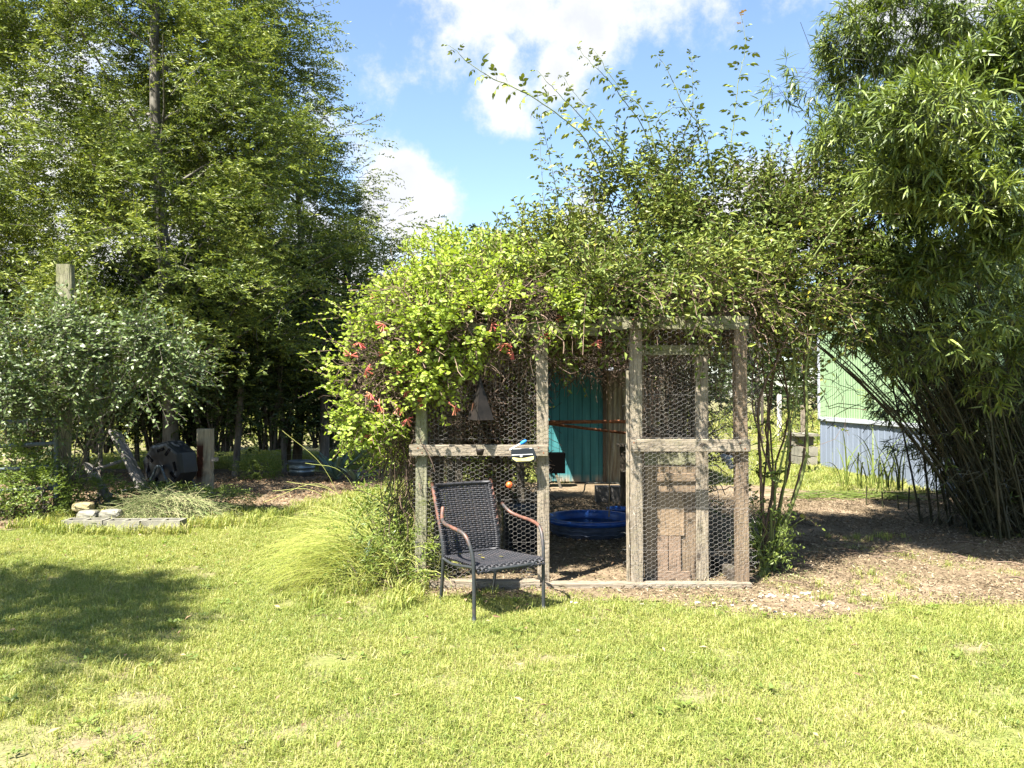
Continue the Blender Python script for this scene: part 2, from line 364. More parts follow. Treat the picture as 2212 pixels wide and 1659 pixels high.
def leaf_arr(g, P, D, N, L, Wd, kind=2, fold=.22, droop=.15):
    D = nz(D); S = nz(np.cross(D, N)); U = np.cross(S, D); L = np.asarray(L)[:, None]; w = np.asarray(Wd)[:, None] / 2
    n = len(P); o = np.arange(n)[:, None]
    if kind == 2:
        v = np.stack([P, P + D * L * .45 + S * w + U * w * fold * 2, P + D * L - U * L * droop, P + D * L * .45 - S * w + U * w * fold * 2], 1)
        f = (o * 4)[:, None] + np.array([[0, 1, 2], [0, 2, 3]])[None]
    else:
        v = np.stack([P, P + D * L * .28 + S * w, P + D * L * .66 + S * w * .86 - U * L * droop * .45, P + D * L - U * L * droop * 1.2,
                      P + D * L * .66 - S * w * .86 - U * L * droop * .45, P + D * L * .28 - S * w], 1)
        f = (o * 6)[:, None] + np.array([[0, 1, 5], [1, 2, 5], [2, 4, 5], [2, 3, 4]])[None]
    g.add(v.reshape(-1, 3), f.reshape(-1, 3))
def rnd(n, s=1.): return R.normal(size=(n, 3)) * s
def n3(P, s, sd=0):
    x, y, z = P[:, 0], P[:, 1], P[:, 2]
    return vnoise(x + y * .6, z, s, 70 + sd) * .5 + vnoise(y - x * .4, z * .9 + x * .5, s * .8, 71 + sd) * .5
def cull(P, s, lo=.40, k=7., floor=.04): return R.random(len(P)) < np.clip((n3(P, s) - lo) * k, floor, 1)
def sprigs(g, P, D, K, ln, L, Wd, kind=2, tw=None, curve=-.15, spread=1., up=1., droop=.15, tuft=False):
    "leafy shoots: K leaves along each arc that starts at P towards D"
    n = len(P); D = nz(D); ln = np.broadcast_to(np.asarray(ln, float), (n,))
    t_ = (np.arange(K) + .6) / K
    pos = P[:, None] + D[:, None] * (ln[:, None] * t_)[..., None]; pos[..., 2] += curve * ln[:, None] * t_ ** 2
    Sd = nz(np.cross(D, np.array([0, 0, 1.])) + rnd(n, .15)); sg = np.where(np.arange(K) % 2 == 0, 1., -1.)
    ld = D[:, None] * .55 + Sd[:, None] * (sg * spread)[None, :, None] + R.normal(size=(n, K, 3)) * .38
    N = R.normal(size=(n, K, 3)) * .75 + np.array([0, -.25, up * .6])
    l_ = L * R.uniform(.65, 1.2, (n * K)); w_ = Wd * R.uniform(.75, 1.2, (n * K))
    leaf_arr(g, pos.reshape(-1, 3), ld.reshape(-1, 3), N.reshape(-1, 3), l_, w_, kind, droop=droop)
    if tw is not None:
        q = np.array([0, .5, 1.]); pp = P[:, None] + D[:, None] * (ln[:, None] * q)[..., None]; pp[..., 2] += curve * ln[:, None] * q ** 2
        v, f = tubes(pp, .0022, 3); tw.add(v, f)
def board(name, p0, p1, w, th, m, parent=None, side=None, bow=0., ch=.0035, k=7, jit=.0012, label=None):
    "plank from p0 to p1; w across `side`, th across the third direction"
    p0 = Vector(p0); p1 = Vector(p1); x = (p1 - p0); ln = x.length; x.normalize()
    side = Vector(side or ((0, 1, 0) if abs(x.y) < .5 else (1, 0, 0))); z = x.cross(side).normalized(); y = z.cross(x).normalized()
    a, b = w / 2, th / 2; c = ch
    pr = np.array([(-a + c, -b), (a - c, -b), (a, -b + c), (a, b - c), (a - c, b), (-a + c, b), (-a, b - c), (-a, -b + c)])
    v = []
    for i in range(k):
        off = np.array([bow * math.sin(math.pi * i / (k - 1)), 0]); q = pr + off + R.normal(size=(8, 2)) * jit
        v += [(ln * i / (k - 1), *r_) for r_ in q]
    f = [[i * 8 + j, i * 8 + (j + 1) % 8, (i + 1) * 8 + (j + 1) % 8, (i + 1) * 8 + j] for i in range(k - 1) for j in range(8)]
    g = Geo().add(v, f); e = (k - 1) * 8
    g.also([[0, 7, 2, 1], [2, 7, 6, 3], [3, 6, 5, 4]]); g.also([[e, e + 1, e + 2, e + 7], [e + 2, e + 3, e + 6, e + 7], [e + 3, e + 4, e + 5, e + 6]])
    o = put(name, g.mesh(name, m)); mt = Matrix((x, y, z)).transposed().to_4x4(); mt.translation = p0 - (wloc(parent) if parent else Vector())
    o.parent = parent; o.matrix_local = mt
    if label: o['label'] = label
    return o
def boxg(g, c, s, rz=0.):
    c = np.array(tuple(c)); s = np.array(tuple(s)) / 2
    v = np.array([(x, y, z) for x in (-1, 1) for y in (-1, 1) for z in (-1, 1)]) * s
    if rz: cs, sn = math.cos(rz), math.sin(rz); v = v @ np.array([[cs, sn, 0], [-sn, cs, 0], [0, 0, 1]])
    return g.add(v + c, [[0, 1, 3, 2], [4, 6, 7, 5], [0, 4, 5, 1], [2, 3, 7, 6], [0, 2, 6, 4], [1, 5, 7, 3]])
def lathe(g, prof, c, m=32, wob=None):
    a = np.arange(m) * 2 * np.pi / m; v = []
    for r_, z in prof:
        rr = r_ if wob is None else r_ + wob(a, z)
        v.append(np.stack([c[0] + rr * np.cos(a), c[1] + rr * np.sin(a), np.full(m, c[2] + z)], -1))
    k = len(prof); f = [[i * m + j, i * m + (j + 1) % m, (i + 1) * m + (j + 1) % m, (i + 1) * m + j] for i in range(k - 1) for j in range(m)]
    return g.add(np.concatenate(v), f)
def gz(x, y): return .018 * (np.sin(1.3 * x + .7) * np.sin(1.1 * y + .3) + .5 * np.sin(2.7 * x + 1.9 * y)) * np.clip((np.abs(x - .5) - 1.2) / 1.0, 0, 1) 
def vnoise(x, y, s, seed=0):
    "cheap smooth value noise 0..1"
    r = np.random.default_rng(seed).random((64, 64)); u = np.asarray(x) / s + 31.7; v = np.asarray(y) / s + 17.3
    i = np.floor(u).astype(int); j = np.floor(v).astype(int); a = u - i; b = v - j; a = a * a * (3 - 2 * a); b = b * b * (3 - 2 * b)
    g_ = lambda p, q: r[p % 64, q % 64]
    return (g_(i, j) * (1 - a) + g_(i + 1, j) * a) * (1 - b) + (g_(i, j + 1) * (1 - a) + g_(i + 1, j + 1) * a) * b
def inpoly(x, y, poly):
    x = np.asarray(x); y = np.asarray(y); ins = np.zeros(x.shape, bool); n = len(poly)
    for i in range(n):
        x1, y1 = poly[i]; x2, y2 = poly[(i + 1) % n]
        c = ((y1 > y) != (y2 > y)); ins ^= c & (x < (x2 - x1) * (y - y1) / (y2 - y1 + 1e-12) + x1)
    return ins
DIRT = [[(-.72, 5.60), (.0, 5.55), (.25, 5.46), (.8, 5.46), (1.5, 5.36), (1.9, 5.42), (1.9, 12.9), (-.72, 12.9)],
        [(1.3, 5.6), (1.45, 5.1), (1.9, 4.85), (2.35, 5.2), (2.7, 5.45), (3.4, 5.35), (6.4, 5.2), (6.4, 11.4), (4.6, 11.7), (3.6, 12.6), (1.7, 12.9)],
        [(-2.1, 12.5), (-2.5, 10.9), (-2.75, 10.2), (-3.0, 8.9), (-3.2, 8.4), (-4.9, 8.3), (-12, 8.6), (-12, 15), (-2.2, 15)]]
def dirt(x, y, j=0.):
    x = x + (vnoise(x, y, .35, 3) - .5) * .35 + R.normal(size=np.shape(x)) * j; y = y + (vnoise(x, y, .3, 4) - .5) * .35 + R.normal(size=np.shape(x)) * j
    return inpoly(x, y, DIRT[0]) | inpoly(x, y, DIRT[1]) | inpoly(x, y, DIRT[2])
def scatter(name, pts, rot, scl, idx, variants):
    "one object: each vertex carries one tuft of the given kinds"
    n = len(pts); me = bpy.data.meshes.new(name); me.vertices.add(n); me.vertices.foreach_set('co', np.asarray(pts, np.float32).ravel())
    for nm, ty, key, arr in (('rot', 'FLOAT_VECTOR', 'vector', rot), ('scl', 'FLOAT', 'value', scl), ('idx', 'INT', 'value', idx)):
        a = me.attributes.new(nm, ty, 'POINT'); a.data.foreach_set(key, np.asarray(arr, np.int32 if ty == 'INT' else np.float32).ravel())
    col = bpy.data.collections.new(name + '_kinds')
    for i, v in enumerate(variants): col.objects.link(bpy.data.objects.new('%s_tuft.%03d' % (name, i), v))
    ng = bpy.data.node_groups.new(name, 'GeometryNodeTree'); t = NT(ng)
    ng.interface.new_socket('Geometry', in_out='INPUT', socket_type='NodeSocketGeometry'); ng.interface.new_socket('Geometry', in_out='OUTPUT', socket_type='NodeSocketGeometry')
    gi = t.new('NodeGroupInput'); go = t.new('NodeGroupOutput')
    ci = t.new('GeometryNodeCollectionInfo'); ci.inputs['Collection'].default_value = col; ci.inputs['Separate Children'].default_value = True; ci.inputs['Reset Children'].default_value = True
    ip = t.new('GeometryNodeInstanceOnPoints'); ip.inputs['Pick Instance'].default_value = True
    def na(nm, ty): q = t.new('GeometryNodeInputNamedAttribute', data_type=ty); q.inputs['Name'].default_value = nm; return q.outputs['Attribute']
    er = t.new('FunctionNodeEulerToRotation'); t.l.new(na('rot', 'FLOAT_VECTOR'), er.inputs[0])
    t.l.new(gi.outputs[0], ip.inputs['Points']); t.l.new(ci.outputs[0], ip.inputs['Instance']); t.l.new(na('idx', 'INT'), ip.inputs['Instance Index'])
    t.l.new(er.outputs[0], ip.inputs['Rotation']); t.l.new(na('scl', 'FLOAT'), ip.inputs['Scale']); t.l.new(ip.outputs[0], go.inputs[0])
    o = put(name, me); md = o.modifiers.new('scatter', 'NODES'); md.node_group = ng
    return o
# ------------------------------------------------------------------ ground
def axis(lo, hi, fine_lo, fine_hi, st, grow=1.25):
    a = list(np.arange(fine_lo, fine_hi + st / 2, st)); d = st
    while a[-1] < hi: d *= grow; a.append(a[-1] + d)
    d = st
    while a[0] > lo: d *= grow; a.insert(0, a[0] - d)
    return np.array(a)
def sheet(name, xs, ys, m, dz=0., keep=None, kind='structure'):
    X, Y = np.meshgrid(xs, ys, indexing='ij'); Z = gz(X, Y) + dz
    nx, ny = X.shape; idx = np.arange(nx * ny).reshape(nx, ny)
    f = np.stack([idx[:-1, :-1], idx[1:, :-1], idx[1:, 1:], idx[:-1, 1:]], -1).reshape(-1, 4)
    if keep is not None:
        cx = (X[:-1, :-1] + X[1:, 1:]) / 2; cy = (Y[:-1, :-1] + Y[1:, 1:]) / 2; f = f[keep(cx, cy).ravel()]
    return tag(put(name, Geo().add(np.stack([X, Y, Z], -1).reshape(-1, 3), f).mesh(name, m, True)), kind=kind)
sheet('ground', axis(-400, 400, -8, 8, .2), axis(-60, 600, 1, 16, .2), M['ground'])
sheet('mulch_ground', np.arange(-12, 6.5, .07), np.arange(4.6, 15.05, .07), M['mulch'], .008, dirt)

# ------------------------------------------------------------------ chicken coop
FY = 5.84
coop = thing('chicken_coop', 'weathered wooden chicken run with hexagonal wire panels, open doorway and vines over its roof', 'chicken coop', (.5, 5.84, 0))
def cb(name, a, b, w, th, m='post', side=(1, 0, 0), **k): return board(name, a, b, w, th, M[m], coop, side, **k)
def vb(name, px0, px1, py0, py1, Y, th=.06, m='post', px0b=None, **k):
    "upright or level board seen between these picture edges, its front face at Y"
    d = th / 2
    if py1 - py0 > px1 - px0:
        a = W((px0 + px1) / 2 if px0b is None else px0b, py1, Y); b = W((px0 + px1) / 2, py0, Y); a.y = b.y = Y + d
        return cb(name, a, b, (px1 - px0) / FPX * Y, th, m, (1, 0, 0), **k)
    a = W(px0, (py0 + py1) / 2, Y); b = W(px1, (py0 + py1) / 2, Y); a.y = b.y = Y + d
    return cb(name, a, b, (py1 - py0) / FPX * Y, th, m, (0, 0, 1), **k)
vb('post', 897, 921, 735, 1262, FY, .085, 'post_green', bow=.003)
vb('post', 1157, 1183, 715, 1257, FY, .05, 'post', px0b=1174, bow=.003)
vb('post', 1361, 1387, 712, 1260, FY, .05, 'post', px0b=1376, bow=-.002)
vb('post', 1587, 1613, 705, 1257, FY, .085, 'brown', px0b=1604, bow=.003)
vb('door_stop', 1353, 1360, 800, 1256, FY + .004, .03, 'post')
vb('top_beam', 880, 1292, 698, 724, FY - .015, .045, 'post_green')
vb('top_beam', 1294, 1618, 683, 711, FY - .025, .045, 'post_green')
vb('rail', 884, 1183, 961, 985, FY - .043, .036, 'post')
vb('rail', 1363, 1621, 949, 976, FY - .043, .036, 'post')
vb('sill_plate', 892, 1166, 1254, 1277, FY - .05, .09, 'post')
vb('sill_plate', 1169, 1622, 1259, 1283, FY - .05, .09, 'post')
XL, XR, BY = -.72, 1.74, 10.2
# side and back frames
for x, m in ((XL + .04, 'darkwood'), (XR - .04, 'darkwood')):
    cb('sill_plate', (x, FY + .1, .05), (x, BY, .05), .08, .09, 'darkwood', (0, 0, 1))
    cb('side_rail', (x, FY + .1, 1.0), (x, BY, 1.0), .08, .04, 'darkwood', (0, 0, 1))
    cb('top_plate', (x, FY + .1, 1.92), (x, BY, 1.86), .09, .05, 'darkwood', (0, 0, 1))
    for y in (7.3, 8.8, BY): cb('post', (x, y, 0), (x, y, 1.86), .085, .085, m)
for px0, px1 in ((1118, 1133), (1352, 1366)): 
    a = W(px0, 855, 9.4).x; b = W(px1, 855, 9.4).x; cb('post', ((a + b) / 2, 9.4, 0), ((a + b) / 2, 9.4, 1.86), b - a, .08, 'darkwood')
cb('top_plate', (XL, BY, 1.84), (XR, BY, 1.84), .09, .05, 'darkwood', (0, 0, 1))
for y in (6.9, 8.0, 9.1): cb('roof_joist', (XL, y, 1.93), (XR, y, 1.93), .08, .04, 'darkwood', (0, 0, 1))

# hexagonal wire
S3 = .0215
def hexwire(name, x0, x1, z0, z1, y, parent, rr=.00070, amp=.006, seed=0, flip=None, holes=None, m='wire', s=S3, label=None):
    h = s * 1.47; cu = 1.5 * s
    I, J = np.meshgrid(np.arange(int((x1 - x0) / cu) + 2), np.arange(int((z1 - z0) / h) + 2), indexing='ij')
    u = x0 + I * cu; v = z0 + J * h + (I % 2) * h / 2
    u, v = u.ravel(), v.ravel()
    A = []; B = []
    def pt(du, dv): return np.stack([u + du, v + dv], -1)
    for a, b in (((-s / 2, h / 2), (s / 2, h / 2)), ((-s, 0), (-s / 2, h / 2)), ((-s, 0), (-s / 2, -h / 2))): A.append(pt(*a)); B.append(pt(*b))
    A = np.concatenate(A); B = np.concatenate(B)
    mid = (A + B) / 2; k = (mid[:, 0] > x0 - .002) & (mid[:, 0] < x1 + .002) & (mid[:, 1] > z0) & (mid[:, 1] < z1)
    if holes is not None: k &= ~holes(mid[:, 0], mid[:, 1])
    A, B = A[k], B[k]
    def warpd(P):
        sag = (vnoise(P[:, 0], P[:, 1], .28, 20 + seed) - .5) * .020; sv = (vnoise(P[:, 0], P[:, 1], .22, 30 + seed) - .5) * .022
        jx = (vnoise(P[:, 0], P[:, 1], .016, 40 + seed) - .5) * .006; jz = (vnoise(P[:, 0], P[:, 1], .016, 50 + seed) - .5) * .006
        yy = y - np.abs(vnoise(P[:, 0], P[:, 1], .2, 60 + seed)) * amp
        return np.stack([P[:, 0] + sag + jx, yy, P[:, 1] + sv + jz], -1)
    PP = np.stack([warpd(A), warpd(B)], 1)
    if flip is not None: PP = flip(PP)
    v_, f_ = tubes(PP, rr, 3); g = Geo().add(v_, f_)
    # the two strands that run through the roll
    for zz in np.arange(z0 + .02, z1, .31):
        xs = np.linspace(x0, x1, 14); q = np.stack([xs, np.full(14, zz)], -1); w3 = warpd(q)[None]
        if holes is None or not holes(np.array([(x0 + x1) / 2]), np.array([zz]))[0]:
            if flip is not None: w3 = flip(w3)
            vv, ff = tubes(w3, rr, 3); g.add(vv, ff)
    o = put(name, g.mesh(name, M[m]), parent, (0, 0, 0)); o['kind'] = 'stuff'
    if label: o['label'] = label
    return o
WX = lambda px: W(px, 855, FY).x
WZ = lambda py: W(1106, py, FY).z
hexwire('chicken_wire', WX(896), WX(1186), WZ(955), WZ(728), FY - .006, coop, seed=1)
hexwire('chicken_wire', WX(898), WX(1186), WZ(1266), WZ(988), FY - .008, coop, seed=2)
hexwire('chicken_wire', WX(896), WX(1170), WZ(1275), WZ(956), FY - .056, coop, seed=3, amp=.004, holes=lambda x, z: (z < WZ(986)) & (z > WZ(1254)))
hexwire('chicken_wire', WX(1362), WX(1620), WZ(950), WZ(700), FY - .03, coop, seed=4)
hexwire('chicken_wire', WX(1362), WX(1616), WZ(1282), WZ(948), FY - .056, coop, seed=5, amp=.008)
hexwire('chicken_wire', WX(1285), WX(1362), WZ(745), WZ(695), FY - .034, coop, seed=6)
sw = lambda P: np.stack([np.full(P.shape[:-1], 0) + XL + .01 + (P[..., 1] - FY) * .5, P[..., 0], P[..., 2]], -1)
hexwire('chicken_wire', FY + .1, BY, .05, 1.9, FY, coop, seed=7, flip=lambda P: np.stack([XL + .0 + (P[..., 1] - FY), P[..., 0], P[..., 2]], -1), s=.03, label='wire along the left side under the vine')
hexwire('chicken_wire', FY + .1, BY, .05, 1.9, FY, coop, seed=8, flip=lambda P: np.stack([XR - .0 + (P[..., 1] - FY), P[..., 0], P[..., 2]], -1), s=.03, label='wire along the right side')
# loose curled wire ends at the doorway edge and the right corner
g = Geo()
for px, py0, py1, n in ((1358, 730, 1250, 46), (1618, 695, 1260, 60), (1366, 975, 985, 10)):
    for i in range(n):
        z = R.uniform(WZ(py1), WZ(py0)); x = WX(px) + R.normal() * .006; q = np.array([x, FY - .05, z]); P = [q]
        d = rnd(1)[0]
        for s_ in range(5): d = nz(d + rnd(1, .8)[0]); P.append(P[-1] + d * .016)
        P = np.array(P); P[:, 1] = np.minimum(P[:, 1], FY - .035); v, f = tubes(P, .0008, 3); g.add(v, f)
o = put('curled_wire_end', g.mesh('curled_wire_end', M['wire']), coop, (0, 0, 0)); o['kind'] = 'stuff'
# wooden door inside the right bay
DY = 6.03
door = put('door', None, coop, (WX(1390), DY, 0)); door['label'] = 'brown plank door with a small hatch and wire top'
def db(name, px0, px1, py0, py1, Y=DY, th=.03, m='post', **k):
    d = th / 2
    if py1 - py0 > px1 - px0: a = W((px0 + px1) / 2, py1, Y); b = W((px0 + px1) / 2, py0, Y); w = (px1 - px0) / FPX * Y; sd = (1, 0, 0)
    else: a = W(px0, (py0 + py1) / 2, Y); b = W(px1, (py0 + py1) / 2, Y); w = (py1 - py0) / FPX * Y; sd = (0, 0, 1)
    a.y = b.y = Y + d; return board(name, a, b, w, th, M[m], door, sd, **k)
db('door_rail', 1384, 1530, 745, 767, m='post_green')
db('door_stile', 1503, 1530, 768.5, 1255, m='post')
db('door_stile', 1376, 1391, 768.5, 1255, m='brown')
db('door_rail', 1392, 1502, 946, 968, m='post')
db('door_rail', 1392, 1502, 978, 1004, m='post_green')
db('door_panel', 1392, 1446, 1005, 1255, Y=DY + .01, th=.015, m='ply')
db('door_panel', 1447, 1502, 1005, 1255, Y=DY + .01, th=.015, m='brown')
db('door_patch', 1418, 1478, 1062, 1156, Y=DY - .004, th=.012, m='ply')
db('pop_hatch', 1418, 1443, 1158, 1234, Y=DY - .010, th=.018, m='pinkboard')
db('pop_hatch', 1444.5, 1470, 1158, 1234, Y=DY - .010, th=.018, m='pinkboard')
db('kick_board', 1412, 1490, 1233, 1255, Y=DY - .012, th=.02, m='pinkboard')
db('brace', 1414, 1502, 1022, 1040, Y=DY - .008, th=.018, m='brown')
g = Geo().add(*tubes(np.stack([np.array([[W(1391, y, DY).x, DY - .002, W(0, y, DY).z], [W(1503, y, DY).x, DY - .002, W(0, y, DY).z]]) for y in (800, 860, 920)]), .001, 3))
hexwire('door_wire', W(1390, 0, DY).x, W(1503, 0, DY).x, W(0, 946, DY).z, W(0, 768, DY).z, DY - .001, door, seed=9)

# ------------------------------------------------------------------ things inside and behind the run
# perches
g = Geo(); tube(g, [W(1176, 912, 8.2), W(1392, 910, 8.2)], .019, 10)
tag(put('perch_pole', g.mesh('perch_pole', M['rust'])), 'straight rusty pipe perch spanning the doorway of the run, upper of the two', 'perch')
g = Geo(); tube(g, [W(1176, 914, 8.35), W(1262, 925, 8.7), W(1390, 940, 9.2)], .016, 10)
tag(put('perch_pole', g.mesh('perch_pole', M['rust'])), 'thinner dark pole sloping down to the right under the upper perch', 'perch')
P = smooth_path([W(1311, 770, 7.6), W(1314, 860, 7.6), W(1313, 905, 7.6), W(1318, 970, 7.6), W(1316, 1040, 7.6), W(1315, 1116, 7.6)], 6)
g = Geo(); tube(g, P + rnd(len(P), .0015), .006, 6); v, f = tubes(smooth_path([W(1299, 788, 7.6), W(1306, 800, 7.6), W(1313, 812, 7.6)], 4), .002, 3); g.add(v, f)
v, f = tubes(smooth_path([W(1317, 960, 7.6), W(1320, 968, 7.59), W(1325, 972, 7.58)], 4), .003, 3); g.add(v, f)
tag(put('hanging_rope', g.mesh('hanging_rope', M['rope'])), 'frayed brown rope hanging from the roof down through the doorway', 'rope')
# blue paddling pool
pc = (W(1275, 0, 8.1).x, 8.1, 0)
pool = thing('paddling_pool', 'round blue plastic paddling pool with dark scalloped side on the coop floor', 'paddling pool', pc)
g = Geo(); lathe(g, [(.385, .01), (.41, .05), (.428, .13)], pc, 72, lambda a, z: .006 * np.sin(a * 18 + (9 if z > .04 else 0)))
put('pool_side', g.mesh('pool_side', M['poolside'], True), pool, (0, 0, 0))
g = Geo()
for zz in (.045, .085): 
    a = np.linspace(0, 2 * np.pi, 145); rr = .412 + zz * .16; v, f = tubes(np.stack([pc[0] + rr * np.cos(a), pc[1] + rr * np.sin(a), zz + .012 * np.abs(np.sin(a * 9))], -1), .006, 5); g.add(v, f)
put('scallop_rib', g.mesh('scallop_rib', M['poolside'], True), pool, (0, 0, 0))
g = Geo(); lathe(g, [(.430, .13), (.452, .135), (.468, .155), (.470, .172), (.455, .186), (.432, .188), (.415, .178), (.405, .15), (.39, .04), (.0, .04)], pc, 72)
put('pool_rim', g.mesh('pool_rim', M['pool'], True), pool, (0, 0, 0))
g = Geo(); lathe(g, [(.398, .105), (0, .105)], pc, 48); put('water', g.mesh('water', M['water']), pool, (0, 0, 0))
pc2 = (W(1337, 0, 9.2).x, 9.2, 0); g = Geo(); lathe(g, [(.10, .01), (.125, .09), (.15, .1), (.15, .115), (.12, .115), (.105, .03), (0, .03)], pc2, 40)
tag(put('rubber_bowl', g.mesh('rubber_bowl', M['pool'], True)), 'small dark blue bowl on the ground just behind the paddling pool', 'bowl')
# grey block and white bench frame
for i, (px0, px1) in enumerate(((1287, 1318), (1320, 1350))):
    a = W(px0, 1055, 10.4); b = W(px1, 1088, 10.4); g = Geo(); boxg(g, ((a.x + b.x) / 2, 10.5, .11), (b.x - a.x - .004, .2, .22))
    tag(put('concrete_block', g.mesh('concrete_block', M['darkconcrete'])), ('dark concrete block left of the rope behind the pool', 'dark concrete block right of the rope behind the pool')[i], 'concrete block')
g = Geo(); tube(g, smooth_path([W(1258, 1064, 10.9), W(1262, 1058, 10.9), W(1264, 1046, 10.9), W(1270, 1043, 10.9), W(1300, 1043, 10.9), W(1338, 1045, 10.9), W(1341, 1060, 10.9)], 4), .010, 7)
tag(put('bent_pipe', g.mesh('bent_pipe', M['concrete'])), 'pale bent pipe lying in front of the teal boards', 'pipe')
# dark ribbed tub behind the chair
tc_ = (W(1127, 0, 7.25).x, 7.25, 0); tub = thing('feed_tub', 'black ribbed plastic tub behind the chair inside the run', 'tub', tc_)
g = Geo(); lathe(g, [(.155, 0), (.185, .38)], tc_, 96, lambda a, z: .006 * np.sign(np.sin(a * 24))); put('tub_wall', g.mesh('tub_wall', M['blackplastic']), tub, (0, 0, 0))
g = Geo(); lathe(g, [(.185, .375), (.202, .38), (.205, .41), (.19, .415), (.18, .40), (.17, .05), (0, .05)], tc_, 48); put('tub_rim', g.mesh('tub_rim', M['blackplastic'], True), tub, (0, 0, 0))
bc = (W(1177, 0, 7.0).x, 7.0, 0); g = Geo(); lathe(g, [(0, 0), (.035, 0), (.038, .02), (.036, .14), (.02, .18), (.012, .2), (0, .2)], bc, 20)
tag(put('drinker_bottle', g.mesh('drinker_bottle', M['blackplastic'], True)), 'small dark bottle standing behind the post left of the doorway', 'bottle')
# stool-like dark stand at the right door edge
sp = W(1346, 0, 9.9).x; st = thing('feeder_stand', 'dark feeder stand beside the door post in front of the corrugated wall', 'stand', (sp, 9.9, 0))
g = Geo(); tube(g, [(sp, 9.9, 0), (sp - .01, 9.9, .78)], .035, 8); put('pole', g.mesh('pole', M['darkwood']), st, (0, 0, 0))
g = Geo(); boxg(g, (sp, 9.9, .80), (.16, .14, .03)); put('tray', g.mesh('tray', M['darkwood']), st, (0, 0, 0))

# teal shed
SY = 12.75
shed = thing('shed', 'teal board shed with corrugated metal at its right seen through the coop doorway', 'shed', (1.5, SY, 0))
x0 = W(1160, 0, SY).x; xs = [x0]; x1 = W(1305, 0, SY).x; k = 0
zt = W(0, 797, SY).z; zb = W(0, 1040, SY).z + .0
ws = [.112, .112, .112, .112, .112, .092, .0] * 3
while xs[-1] < x1 - .03: xs.append(min(x1, xs[-1] + (.135 if k % 4 else .095))); k += 1
for a, b in zip(xs[:-1], xs[1:]):
    g = Geo(); z0_ = zb + R.uniform(-.01, .012); boxg(g, ((a + b) / 2, SY + .01 + R.uniform(-.0015, .0015), (z0_ + zt) / 2), (b - a - .007, .02, zt - z0_))
    put('board', g.mesh('board', M['teal']), shed, (0, 0, 0))
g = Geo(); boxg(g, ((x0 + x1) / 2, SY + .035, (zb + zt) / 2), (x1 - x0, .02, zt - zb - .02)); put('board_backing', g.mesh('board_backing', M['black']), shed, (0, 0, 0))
def corrug(name, xa, xb, za, zb_, y, pitch, amp, mm, parent, along='x'):
    n = int((xb - xa) / pitch * 8); xx = np.linspace(xa, xb, n + 1); yy = y + amp * np.sin((xx - xa) / pitch * 2 * np.pi); g = Geo(); vs = []
    for dy in (0, .003):
        for z in (za, zb_): vs.append(np.stack([xx, yy + dy, np.full(n + 1, z)], -1))
    v = np.concatenate(vs); m_ = n + 1; i = np.arange(n)
    f = np.concatenate([np.stack([i, i + 1, m_ + i + 1, m_ + i], -1), np.stack([2 * m_ + i, 3 * m_ + i, 3 * m_ + i + 1, 2 * m_ + i + 1], -1)])
    if along == 'y': v = v[:, [1, 0, 2]]
    g.add(v, f); return put(name, g.mesh(name, mm), parent, (0, 0, 0))
xc = W(1392, 0, SY).x
corrug('corrugated_sheet', x1 + .01, xc, W(0, 1046, SY).z, zt - .02, SY + .01, .085, .011, M['corrugated'], shed)
corrug('corrugated_sheet', xc + .01, W(1484, 0, SY).x, W(0, 1040, SY).z, zt, SY + .07, .085, .011, M['corrugated'], shed)
xr = W(1486, 0, SY).x
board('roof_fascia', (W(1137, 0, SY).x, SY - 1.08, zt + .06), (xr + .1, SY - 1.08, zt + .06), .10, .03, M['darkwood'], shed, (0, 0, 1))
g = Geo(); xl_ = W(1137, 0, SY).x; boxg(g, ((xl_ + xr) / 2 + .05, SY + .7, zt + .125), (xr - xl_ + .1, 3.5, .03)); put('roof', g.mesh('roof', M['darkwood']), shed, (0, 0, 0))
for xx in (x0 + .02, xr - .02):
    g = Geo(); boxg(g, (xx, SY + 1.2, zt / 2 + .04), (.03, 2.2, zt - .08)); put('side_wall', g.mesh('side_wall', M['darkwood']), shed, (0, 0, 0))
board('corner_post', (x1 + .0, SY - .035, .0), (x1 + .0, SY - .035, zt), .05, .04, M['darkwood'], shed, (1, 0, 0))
# black nest box on splayed legs
bx0 = W(1168, 0, 12.1); bx1 = W(1221, 0, 12.1)
nb = thing('nest_box', 'black square box on leaning legs in front of the teal boards', 'nest box', ((bx0.x + bx1.x) / 2, 12.1, 0))
g = Geo(); boxg(g, ((bx0.x + bx1.x) / 2, 12.25, W(0, 1001, 12.1).z), (bx1.x - bx0.x, .3, 43 / FPX * 12.1)); put('box', g.mesh('box', M['black']), nb, (0, 0, 0))
for a, b in ((1178, 1174), (1200, 1212)):
    board('leg', W(b, 1056, 12.05), W(a, 1021, 12.15), .05, .04, M['darkwood'], nb)
